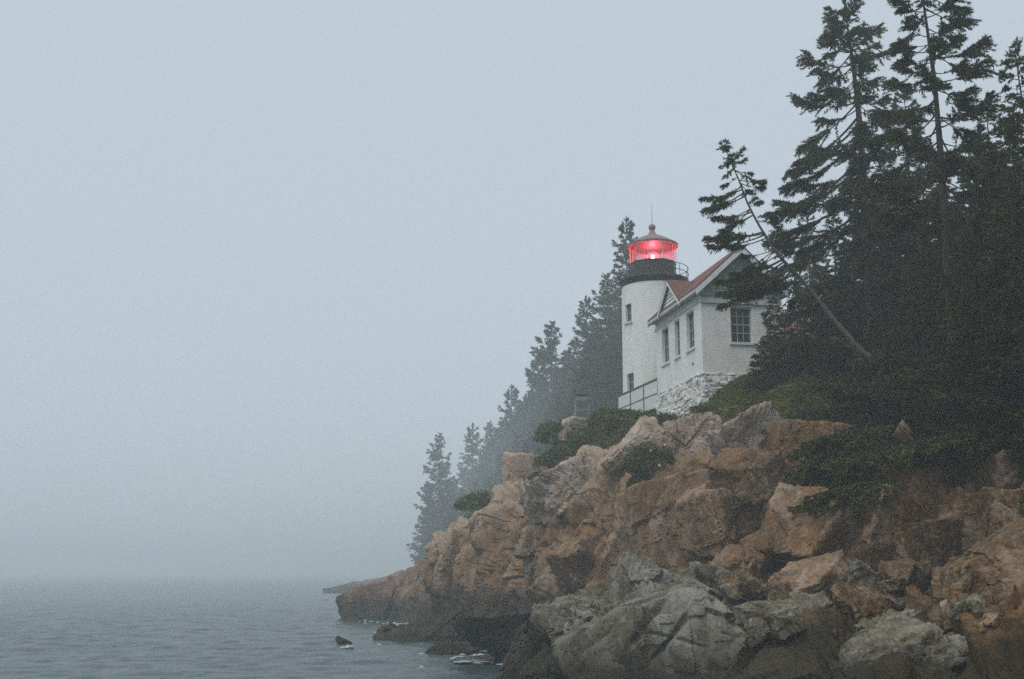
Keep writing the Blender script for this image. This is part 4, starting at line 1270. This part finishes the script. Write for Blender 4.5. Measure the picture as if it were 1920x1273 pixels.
for i, (u, v, Y) in enumerate(fill):
    tp = P(u, v, Y); z = gz(tp[0], Y) - 0.3
    h = max(tp[2] - z, 2.0); wd = max(h / 12, 0.55) * 1.15
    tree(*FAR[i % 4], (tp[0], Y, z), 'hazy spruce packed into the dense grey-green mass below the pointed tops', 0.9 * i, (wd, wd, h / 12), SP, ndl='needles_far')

# --- tall spruces right of the cottage: trunks through photo points
def path_px(pts, n=16):
    w = np.array([P(*p) for p in pts]); t = np.linspace(0, 1, len(w)); tt = np.linspace(0, 1, n)
    return np.stack([np.interp(tt, t, w[:, k]) for k in range(3)], -1)


def to_local(path, branches):
    o = path[0].copy()
    return path - o, [(np.asarray(a) - o, np.asarray(b) - o, c, d, e) for a, b, c, d, e in branches], o


def px_branch(path, t, u, v, dY=0.0, sag=0.15, tip=0.12, bare=0.2):
    tt = np.linspace(0, 1, len(path))
    p0 = np.array([np.interp(t, tt, path[:, c]) for c in range(3)])
    return (p0, P(u, v, p0[1] + dY), sag, tip, bare)


# first: hazier spruce whose top is left of the tallest
p1 = path_px([(1650, 800, 38.5), (1635, 600, 38.5), (1622, 400, 38.5), (1612, 230, 38.5), (1598, 110, 38.5), (1583, 12, 38.5)], 20)
b1 = auto_branches(p1, 11, 95, 0.28, lambda t: 0.3 + 2.5 * (1 - t) ** 0.75, asym=(math.pi, 0.25), lo=-0.3, hi=0.5, sag=0.15, tip=0.22, bare=0.25, jitter=0.4, keep=0.82)
for t, u, v, dY in ((0.82, 1540, 152, -.3), (0.86, 1552, 102, 0.2), (0.9, 1560, 60, 0), (0.9, 1645, 52, 0.2), (0.8, 1672, 92, 0), (0.72, 1575, 190, -.3), (0.66, 1500, 275, 0.4), (0.6, 1478, 322, -0.5), (0.62, 1500, 300, -1),
                    (0.56, 1470, 350, 0.3), (0.5, 1440, 400, -0.6), (0.52, 1475, 385, -1.2), (0.45, 1452, 440, 0.4), (0.4, 1470, 500, -0.8), (0.42, 1500, 470, 0.8), (0.34, 1490, 560, -0.8), (0.3, 1480, 590, 0.2)):
    b1.append(px_branch(p1, t, u, v, dY, 0.1, 0.1, 0.3))
lp, lb_, o_ = to_local(p1, b1)
tree(*make_spruce(lp, 0.24, lb_, 12, twig=0.6, gap=0.045, spray=0.065, blade=(0.115, 0.021), nbl=5, droop=0.3), o_, 'tall ragged spruce with drooping boughs reaching over the cottage')

# second: tallest, darker, its top cut by the picture
p2 = path_px([(1800, 830, 30), (1785, 600, 30), (1772, 420, 30), (1763, 280, 30), (1752, 150, 30), (1735, 30, 30), (1722, -60, 30)], 20)
b2_ = auto_branches(p2, 21, 85, 0.3, lambda t: 0.35 + 1.75 * (1 - t) ** 0.7, lo=-0.1, hi=0.5, sag=0.12, tip=0.25, bare=0.3, jitter=0.4, keep=0.8)
for t, u, v, dY in ((0.9, 1690, 15, 0), (0.92, 1805, 18, 0), (0.86, 1812, 40, 0.3), (0.84, 1690, 78, -.3), (0.8, 1800, 70, -.2), (0.76, 1685, 115, 0.2), (0.74, 1818, 130, 0), (0.66, 1820, 200, -0.4), (0.68, 1690, 125, 0.4), (0.62, 1640, 260, -0.5),
                    (0.58, 1820, 250, 0.3), (0.52, 1640, 330, 0.6), (0.5, 1840, 330, -0.5), (0.45, 1650, 400, -0.4), (0.42, 1860, 400, 0.5)):
    b2_.append(px_branch(p2, t, u, v, dY, 0.08, 0.15, 0.35))
lp, lb_, o_ = to_local(p2, b2_)
tree(*make_spruce(lp, 0.16, lb_, 22, twig=0.52, gap=0.036, spray=0.055, blade=(0.095, 0.018), nbl=5, droop=0.2), o_, 'tallest dark spruce with a bare upper trunk and tufted boughs')

# leaning spruce in front of the cottage gable
p3 = path_px([(1735, 768, 32.6), (1690, 722, 32.8), (1640, 678, 33.1), (1600, 642, 33.2), (1560, 596, 33.4), (1528, 555, 33.5), (1490, 512, 33.6), (1458, 478, 33.6), (1428, 432, 33.7), (1404, 388, 33.7), (1384, 335, 33.7), (1368, 300, 33.7), (1357, 266, 33.7)], 26)
b3 = []
for t, u, v, dY, bare in ((0.96, 1362, 283, 0.1, 0), (0.95, 1352, 270, 0, 0), (0.94, 1375, 290, -.1, 0), (0.91, 1352, 312, 0.1, 0), (0.9, 1395, 300, 0.2, 0.1), (0.88, 1360, 330, -.2, 0), (0.87, 1408, 325, 0, 0.2), (0.84, 1355, 350, 0.2, .1), (0.83, 1432, 340, -.1, 0.5),
                          (0.82, 1430, 352, 0.3, 0.5), (0.81, 1370, 362, -.4, .1), (0.8, 1318, 372, 0, 0.15), (0.79, 1326, 392, 0.3, 0.2), (0.78, 1340, 385, -.4, 0.15), (0.76, 1415, 372, 0.3, 0.4), (0.75, 1425, 380, -.2, 0.4), (0.74, 1350, 412, 0.2, 0.25),
                          (0.73, 1340, 408, -.3, 0.25), (0.72, 1365, 425, 0, 0.3), (0.7, 1452, 415, 0.3, 0.4), (0.66, 1345, 445, 0, 0.3), (0.65, 1332, 462, 0.3, 0.35), (0.655, 1352, 440, -.4, 0.3), (0.64, 1370, 462, -.2, 0.4), (0.62, 1460, 430, 0.2, 0.4), (0.6, 1395, 480, 0.3, 0.5),
                          (0.6, 1425, 500, -.3, 0.3), (0.58, 1400, 505, 0.2, 0.3), (0.56, 1375, 512, -.4, 0.2), (0.55, 1372, 535, 0.2, 0.2), (0.54, 1348, 550, -.3, 0.15), (0.53, 1362, 552, 0.3, 0.15), (0.52, 1390, 548, -.6, 0.1), (0.51, 1400, 560, 0.5, 0.1), (0.5, 1420, 530, -.7, 0.1),
                          (0.52, 1440, 500, 0.5, .1), (0.56, 1480, 470, -.4, .2), (0.48, 1450, 545, 0.6, 0.1), (0.47, 1440, 520, -.8, .1), (0.45, 1560, 520, 0.5, .2), (0.4, 1585, 540, -.4, .2), (0.62, 1490, 455, .5, .2), (0.5, 1500, 560, -.4, .2)):
    b3.append(px_branch(p3, t, u, v, dY, 0.06, 0.1, bare))
b3 += [(a, b + np.array([rg3.normal() * .25, rg3.normal() * .7, rg3.normal() * .2]), c, d, e) for rg3 in [np.random.default_rng(5)] for a, b, c, d, e in list(b3)[::2]]
lp, lb_, o_ = to_local(p3, b3)
tree(*make_spruce(lp, 0.1, lb_, 32, twig=0.32, gap=0.03, spray=0.05, blade=(0.085, 0.016), nbl=4, droop=0.3), o_, 'thin leaning spruce bending out across the cottage gable', bark='bark_pale')

# dead pale sapling pole on the turf
tw_ = MB().tube([V(1690, 752, 31.5), V(1735, 722, 31.8), V(1765, 700, 32)], [0.02, 0.016, 0.008], 5).build('fallen_branch', M['bark_pale'])
tag(tw_, 'thin pale dead branch lying on the dark bank beside the leaning trunk', 'branch')

# dense dark spruces filling the bank on the right: three kinds, copied
NEAR = []
for k in range(3):
    pth = straight(12, 0.14, 140 + k)
    br = auto_branches(pth, 150 + k, 120, 0.03, cone(2.5, 0.2), lo=-0.35, hi=0.5, sag=0.15, tip=0.22, bare=0.12, jitter=0.35, keep=0.92)
    NEAR.append(make_spruce(pth, 0.17, br, 160 + k, twig=0.66, gap=0.05, spray=0.08, blade=(0.13, 0.027), nbl=4, droop=0.3, seg=7))
near_trees = [   # top u, v, Y, kind, width, label
    (1512, 395, 62.0, 1, 0.8, 'pale hazy spruce glimpsed between the ragged spruce and the leaning one'),
    (1905, 95, 27.5, 0, 0.85, 'dark spruce cut off by the edge of the picture'),
    (1850, 190, 33.0, 1, 0.85, 'dark bushy spruce between the tallest spruce and the picture edge'),
    (1690, 170, 43.0, 2, 0.8, 'greyish spruce between the ragged spruce and the tallest one'),
    (1560, 400, 44.0, 0, 1.0, 'bushy spruce below the drooping boughs of the ragged spruce'),
    (1820, 300, 40.0, 2, 1.0, None), (1700, 330, 38.0, 0, 1.0, None), (1760, 360, 36.0, 1, 1.1, None), (1640, 400, 41.0, 2, 1.0, None),
    (1900, 260, 35.0, 1, 1.1, None), (1860, 380, 30.0, 2, 1.1, None), (1925, 420, 28.0, 0, 1.1, None), (1800, 470, 32.0, 1, 1.2, None), (1720, 480, 34.5, 2, 1.2, None),
    (1650, 520, 37.0, 1, 1.3, None), (1590, 520, 39.5, 2, 1.2, None), (1530, 530, 43.5, 0, 1.2, None), (1880, 540, 28.0, 1, 1.5, None), (1780, 580, 30.5, 0, 1.5, None), (1690, 590, 36.0, 1, 1.5, None),
    (1812, 420, 28.4, 2, 0.9, None), (1890, 330, 26.5, 2, 1.0, None), (1835, 390, 27.8, 1, 1.2, None), (1838, 500, 26.8, 0, 1.5, None), (1760, 300, 37.0, 0, 0.9, None), (1655, 290, 45.0, 1, 0.9, None), (1615, 330, 47.0, 0, 0.9, None), (1720, 260, 42.0, 2, 0.9, None), (1835, 250, 36.0, 0, 0.9, None), (1870, 300, 34.0, 2, 1.0, None), (1780, 380, 34.0, 2, 1.0, None), (1690, 400, 40.0, 1, 1.1, None), (1600, 430, 46.0, 2, 1.0, None), (1575, 470, 45.0, 1, 1.1, None), (1640, 480, 40.0, 0, 1.1, None), (1850, 480, 30.0, 0, 1.2, None), (1740, 520, 36.5, 0, 1.3, None),
   
    (1990, 150, 30.0, 2, 1.0, None), (1950, 300, 26.0, 1, 1.0, None), (1620, 600, 39.5, 0, 1.6, None), (1560, 600, 41.5, 2, 1.6, None), (1500, 600, 43.5, 1, 1.5, None), (1446, 556, 42.6, 0, 1.1, None), (1470, 590, 42.0, 1, 1.4, None), (1430, 640, 43.0, 2, 1.4, None),
    (2060, 100, 24.0, 0, 1.0, None), (2150, 60, 21.0, 1, 1.1, None), (2260, 0, 24.0, 2, 1.0, None), (2330, 50, 19.0, 0, 1.2, None), (2080, 400, 22.0, 2, 1.4, None), (2200, 380, 18.5, 1, 1.4, None),  # wood carried on past the right edge, added to shade the right-hand cliff
    (1920, 640, 26.5, 2, 2.2, None), (1840, 660, 28.0, 0, 2.2, None), (1750, 680, 30.0, 1, 2.2, None), 
]
for i, (u, v, Y, k, s, lb) in enumerate(near_trees):
    tp = P(u, v, Y); z = gz(tp[0], Y) - 0.4
    h = max(tp[2] - z, 1.2)
    wd = max(h / 12, 0.28) * s
    tree(*NEAR[k], (tp[0], Y, z), lb or 'dense dark spruce massed with others on the bank below the tall spruces', 0.8 * i + 0.3, (wd, wd, h / 12), 'dark spruces massed on the bank')

# boughs sweeping low over the turf beside the cottage: young wind-pressed spruces lying towards the sea
LOW = []
for k in range(2):
    pth = np.stack([np.linspace(0, -2.4, 10), np.zeros(10), 0.25 + np.linspace(0, 0.75, 10) + 0.12 * np.sin(np.linspace(0, 3, 10))], -1)
    br = auto_branches(pth, 170 + k, 46, 0.05, lambda t: 0.35 + 0.85 * (1 - t), asym=(math.pi, 0.6), lo=-0.1, hi=0.1, sag=0.1, tip=0.15, bare=0.0, jitter=0.4)
    br = [(a, b + np.array([-0.5, 0, -0.05]), c, d, e) for a, b, c, d, e in br]
    LOW.append(make_spruce(pth, 0.06, br, 180 + k, twig=0.42, gap=0.05, spray=0.07, blade=(0.11, 0.03), droop=0.25, seg=5))
low_spots = [(1500, 640, 40.5), (1470, 668, 41.5), (1455, 700, 41.0), (1530, 680, 39.0), (1560, 665, 38.5), (1640, 730, 35.0), 
             (1690, 760, 33.0), (1660, 800, 33.0), (1740, 790, 31.5), (1700, 820, 31.5), (1800, 790, 30.0), (1770, 815, 30.0), (1860, 770, 29.0), (1640, 850, 32.6), (1600, 870, 33.0), (1680, 860, 31.4), (1910, 760, 28.0)]
for i, (u, v, Y) in enumerate(low_spots):
    p = P(u + 2.6 * F_PX / Y, v, Y); z = gz(p[0], Y) - 0.1
    z = max(z, min(p[2] - 0.6, z + 1.0))
    s = 0.75 + 0.3 * ((i * 37) % 10) / 10
    tree(*LOW[i % 2], (p[0], Y, z), 'low wind-pressed spruce spreading over the dark turf bank', 0.25 * math.sin(i * 2.1) - 0.05, s, 'low wind-pressed spruces on the bank', name='low_spruce')

for i, (u, v) in enumerate([(1570, 838), (1600, 868), (1640, 850), (1655, 885), (1690, 845), (1610, 900), (1720, 862), (1660, 912), (1740, 835), (1800, 828), (1850, 815), (1905, 800), (1565, 800), (1545, 830), (1530, 775), (1575, 775), (1620, 800), (1655, 815)]):
    p = cliff_at(u + 75, v - 12) if v > 812 or u > 1700 else P(u + 75, v - 12, 35.6 - (u - 1530) * 0.02)
    tree(*LOW[i % 2], (p[0], p[1] - 0.1, p[2] - 0.15), 'dark spruce bough draped over the edge of the cliff', 0.3 * math.sin(i * 1.7), 0.8, 'dark boughs draped over the cliff edge', lean=(0, 0.0 - 0.45), name='low_spruce')

# ------------------------------------------------------------------ shrubs, roses and ground cover
def leaf_cloud(n, radii, seed, size, holes=0.5, up=0.3):
    rg = np.random.default_rng(seed)
    p = rg.normal(size=(n * 2, 3)); p /= np.linalg.norm(p, axis=1, keepdims=True)
    r = rg.uniform(0.25, 1, n * 2) ** 0.45
    p = p * r[:, None]
    p = p[p[:, 2] > -0.35]
    lump = fbm(p * 2.1 + seed, 3, seed)
    p = p[(lump > -0.35 + 0.0 * p[:, 0])][:n]
    p = p * (1 + 0.25 * fbm(p * 1.4 + seed * 3, 2, seed + 4))[:, None] * np.asarray(radii)
    n = len(p)
    d = rg.normal(size=(n, 3)) + np.array([0, 0, up]); d /= np.linalg.norm(d, axis=1, keepdims=True)
    w = np.cross(d, rg.normal(size=(n, 3))); w /= np.linalg.norm(w, axis=1, keepdims=True)
    s = size * rg.uniform(0.6, 1.4, n)[:, None]
    v = np.stack([p - d * s, p + w * s * 0.5, p + d * s, p - w * s * 0.5], 1).reshape(-1, 3)
    return v, np.arange(4 * n).reshape(-1, 4), np.repeat(rg.uniform(0, 1, n), 4), p


def bush(name, label, u, v, Y, radii, seed, n=2600, size=0.06, flowers=None, group=None, cat='shrub'):
    c = P(u, v, Y) if Y else cliff_at(u, v) + np.array([0, 0.1, 0.0])
    e = empty(name, tuple(c))
    vv, ff, tt, pts = leaf_cloud(n, radii, seed, size)
    link('leaves', np_mesh('leaves', vv, ff, False, {'tint': tt}), M['leaf'], e)
    mb = MB(); rg = np.random.default_rng(seed + 1)
    for k in range(9):
        q = pts[rg.integers(len(pts))] * 0.8
        mb.tube([(q[0] * 0.2, q[1] * 0.2, -radii[2] * 0.6), (q[0] * 0.6, q[1] * 0.6, q[2] * 0.4), tuple(q)], [0.018, 0.012, 0.006], 4, False)
    mb.build('stems', M['bark'], e)
    if flowers:
        fm, nf = flowers
        mb = MB()
        outer = pts[(pts[:, 1] < 0.2 * radii[1])]
        for k in range(nf):
            q = outer[rg.integers(len(outer))] * 1.03
            for j in range(5):
                a = j * 1.257 + k
                t_ = Vector((math.cos(a), -0.4, math.sin(a))) * 0.04
                s_ = Vector((-math.sin(a), 0, math.cos(a))) * 0.026
                q_ = Vector(q)
                mb.add([q_, q_ + t_ + s_, q_ + t_ * 1.25, q_ + t_ - s_], [(0, 1, 2, 3)])
        fo = mb.build('blossoms', M[fm], e); fo['kind'] = 'stuff'
    tag(e, label, cat, group)


RB = 'rose bushes below the tower'
bush('rose_bush', 'pink-flowered rose bush right under the white parapet', 1174, 790, 54.0, (1.15, 0.9, 0.55), 1, 4200, 0.06, ('petal', 26), RB)
bush('rose_bush', 'pink-flowered rose bush against the seaward foot of the stone foundation', 1194, 808, 51.5, (0.75, 0.7, 0.55), 2, 2600, 0.06, ('petal', 12), RB)
bush('rose_bush', 'pink-flowered rose bush between the wooden stand and the parapet', 1140, 790, 56.0, (1.0, 0.9, 0.7), 3, 3000, 0.06, ('petal', 14), RB)
bush('shrub', 'round green shrub below the pale squared stone', 1120, 825, 54.5, (1.6, 1.0, 0.75), 4, 4200, 0.06)
bush('shrub', 'spreading green shrub seaward of the wooden stand', 1045, 815, 59.5, (1.2, 1.0, 0.9), 5, 3400, 0.065)
bush('shrub', 'low shrub above the brown pillar of rock', 1050, 862, 57.0, (1.4, 1.0, 0.8), 6, 3600, 0.06)
bush('shrub', 'grassy brown-green shrub on the crest of the seaward cliff', 1130, 858, 52.5, (1.3, 0.9, 0.5), 7, 3200, 0.055)
bush('shrub', 'white-flowered shrub growing in the gully of the cliff', 1232, 868, 0, (0.95, 0.7, 0.8), 8, 3800, 0.05, ('white_flower', 9))
bush('shrub', 'trailing shrub below the white-flowered one in the gully', 1208, 905, 0, (0.6, 0.5, 0.55), 9, 2000, 0.05)
bush('shrub', 'dark shrub in the angle below the stone foundation', 1322, 778, 44.8, (0.6, 0.5, 0.45), 10, 1800, 0.05)
bush('shrub', 'small green tuft among the pale rocks below the foundation', 1350, 830, 0, (0.5, 0.4, 0.3), 11, 1500, 0.045)
bush('shrub', 'green shrub at the foot of the hazy spruces above the round low rock', 905, 945, 66.0, (1.6, 1.0, 0.9), 12, 3000, 0.075)
bush('shrub', 'low green shrub at the landward edge of the brown pillar', 1015, 905, 57.5, (0.9, 0.7, 0.7), 13, 2200, 0.06)
bush('shrub', 'green shrub on the lip of the seaward cliff', 1090, 868, 52.6, (0.9, 0.6, 0.4), 14, 1800, 0.055)
bush('shrub', 'dark bush covering the top of the round outcrop', 1545, 800, 0, (0.9, 0.7, 0.5), 15, 2600, 0.05)
bush('shrub', 'dark bush hanging over the cliff corner under the boughs', 1630, 880, 0, (1.2, 0.6, 0.5), 16, 3400, 0.045)


def scatter_cover(name, label, cat, mat, n, umin, umax, rmin, rmax, seed, kind, ln, wd, clump=0.6):
    """Grass blades or small leaves all over a stretch of the ground sheet."""
    rg = np.random.default_rng(seed)
    gi = np.searchsorted(gus, rg.uniform(umin, umax, n)); gj = rg.uniform(rmin, rmax, n) * (G.shape[0] - 2)
    i0 = gj.astype(int); fr = (gj - i0)[:, None]
    gi = np.clip(gi, 0, G.shape[1] - 2)
    fu = rg.uniform(0, 1, n)[:, None]
    p = (G[i0, gi] * (1 - fr) + G[i0 + 1, gi] * fr) * (1 - fu) + (G[i0, gi + 1] * (1 - fr) + G[i0 + 1, gi + 1] * fr) * fu
    dens = fbm(p * 0.6, 3, seed)
    p = p[dens > -clump]; n = len(p)
    d = np.stack([rg.normal(size=n) * 0.6 - 0.35, rg.normal(size=n) * 0.5 - 0.2, np.abs(rg.normal(size=n)) * 0.4 + 0.5], -1)
    d /= np.linalg.norm(d, axis=1, keepdims=True)
    w = np.cross(d, rg.normal(size=(n, 3))); w /= np.linalg.norm(w, axis=1, keepdims=True)
    s = ln * rg.uniform(0.5, 1.4, n)[:, None]
    t = np.clip(0.5 + 0.5 * fbm(p * 0.9 + 4, 3, seed + 9) + rg.normal(size=n) * 0.2, 0, 1)
    if kind == 'blade':
        bend = np.array([-0.35, -0.1, -0.25]) * s
        v = np.stack([p - w * wd, p + w * wd, p + d * s * 0.6 + w * wd * 0.6, p + d * s + bend], 1).reshape(-1, 3)
    else:
        lift = np.array([0, 0, 1.0]) * rg.uniform(0, ln * 2.2, n)[:, None]
        v = np.stack([p + lift, p + lift + d * s * 0.5 + w * wd, p + lift + d * s, p + lift + d * s * 0.5 - w * wd], 1).reshape(-1, 3)
    o = link(name, np_mesh(name, v, np.arange(4 * n).reshape(-1, 4), False, {'tint': np.repeat(t, 4)}), M[mat])
    tag(o, label, cat, kind='stuff')


scatter_cover('grass', 'rough green grass on the bank between cottage and spruces', 'grass', 'grass', 90000, 1310, 1660, 0.0, 0.45, 71, 'blade', 0.42, 0.014)
scatter_cover('undergrowth', 'low leafy undergrowth covering the ground above the cliff', 'undergrowth', 'leaf', 64000, 830, 1980, 0.0, 0.55, 72, 'leaf', 0.13, 0.035)
scatter_cover('undergrowth', 'leafy ground cover under the roses and shrubs below the tower', 'undergrowth', 'leaf', 40000, 980, 1330, 0.0, 0.5, 73, 'leaf', 0.13, 0.035)

# ------------------------------------------------------------------ foam where the swell meets the rocks
m, nt, N, L, b = new_mat('sea_foam')
b.inputs['Base Color'].default_value = (0.42, 0.46, 0.46, 1); b.inputs['Roughness'].default_value = 0.8
M['foam'] = m
rg = np.random.default_rng(77)
fp = []
for u, v, su, sv, n in ((745, 1172, 16, 5, 160), (728, 1186, 14, 3, 70), (800, 1196, 30, 3, 90), (850, 1226, 30, 4, 90), (900, 1240, 30, 4, 60), (690, 1166, 20, 2, 40), (655, 1212, 14, 2, 20)):
    for _ in range(n):
        uu, vv = u + rg.normal() * su, v + rg.normal() * sv
        if vv < 1150: continue
        dep = CAM_H * F_PX * 1.05 / (vv - HORIZON)
        q = P(uu, vv, dep); q[2] = 0.05 + rg.uniform(0, 0.05)
        fp.append((q, rg.uniform(0.05, 0.3), rg.uniform(0.0, 0.02)))
mb = MB()
for q, a, c in fp[::4]:
    n = 7
    rr = rg.uniform(0.6, 1.2, n)
    ring = [(q[0] + a * rr[k] * math.cos(6.283 * k / n), q[1] + a * rr[k] * math.sin(6.283 * k / n), q[2] - 0.03) for k in range(n)]
    mb.add(ring + [(q[0], q[1], q[2] + c)], [(k, (k + 1) % n, n) for k in range(n)])
tag(mb.build('foam', M['foam'], None, True), 'white foam where the sea washes round the dark ledges', 'foam', kind='stuff')

# ------------------------------------------------------------------ fog
hz = MB().box(-2000, 2000, -420, 2000, -4.4, 30.0).build('haze', None)
m = bpy.data.materials.new('fog'); m.use_nodes = True
nt = m.node_tree
for n_ in list(nt.nodes):
    if n_.type == 'BSDF_PRINCIPLED': nt.nodes.remove(n_)
pv_ = nt.nodes.new('ShaderNodeVolumePrincipled')
pv_.inputs['Color'].default_value = (0.875, 0.95, 0.99, 1)
pv_.inputs['Density'].default_value = HAZE_DENSITY
pv_.inputs['Anisotropy'].default_value = 0.0
nt.links.new(pv_.outputs['Volume'], nt.nodes['Material Output'].inputs['Volume'])
hz.data.materials.append(m)
tag(hz, 'pale sea fog filling the air over shore and water', 'fog', kind='stuff')
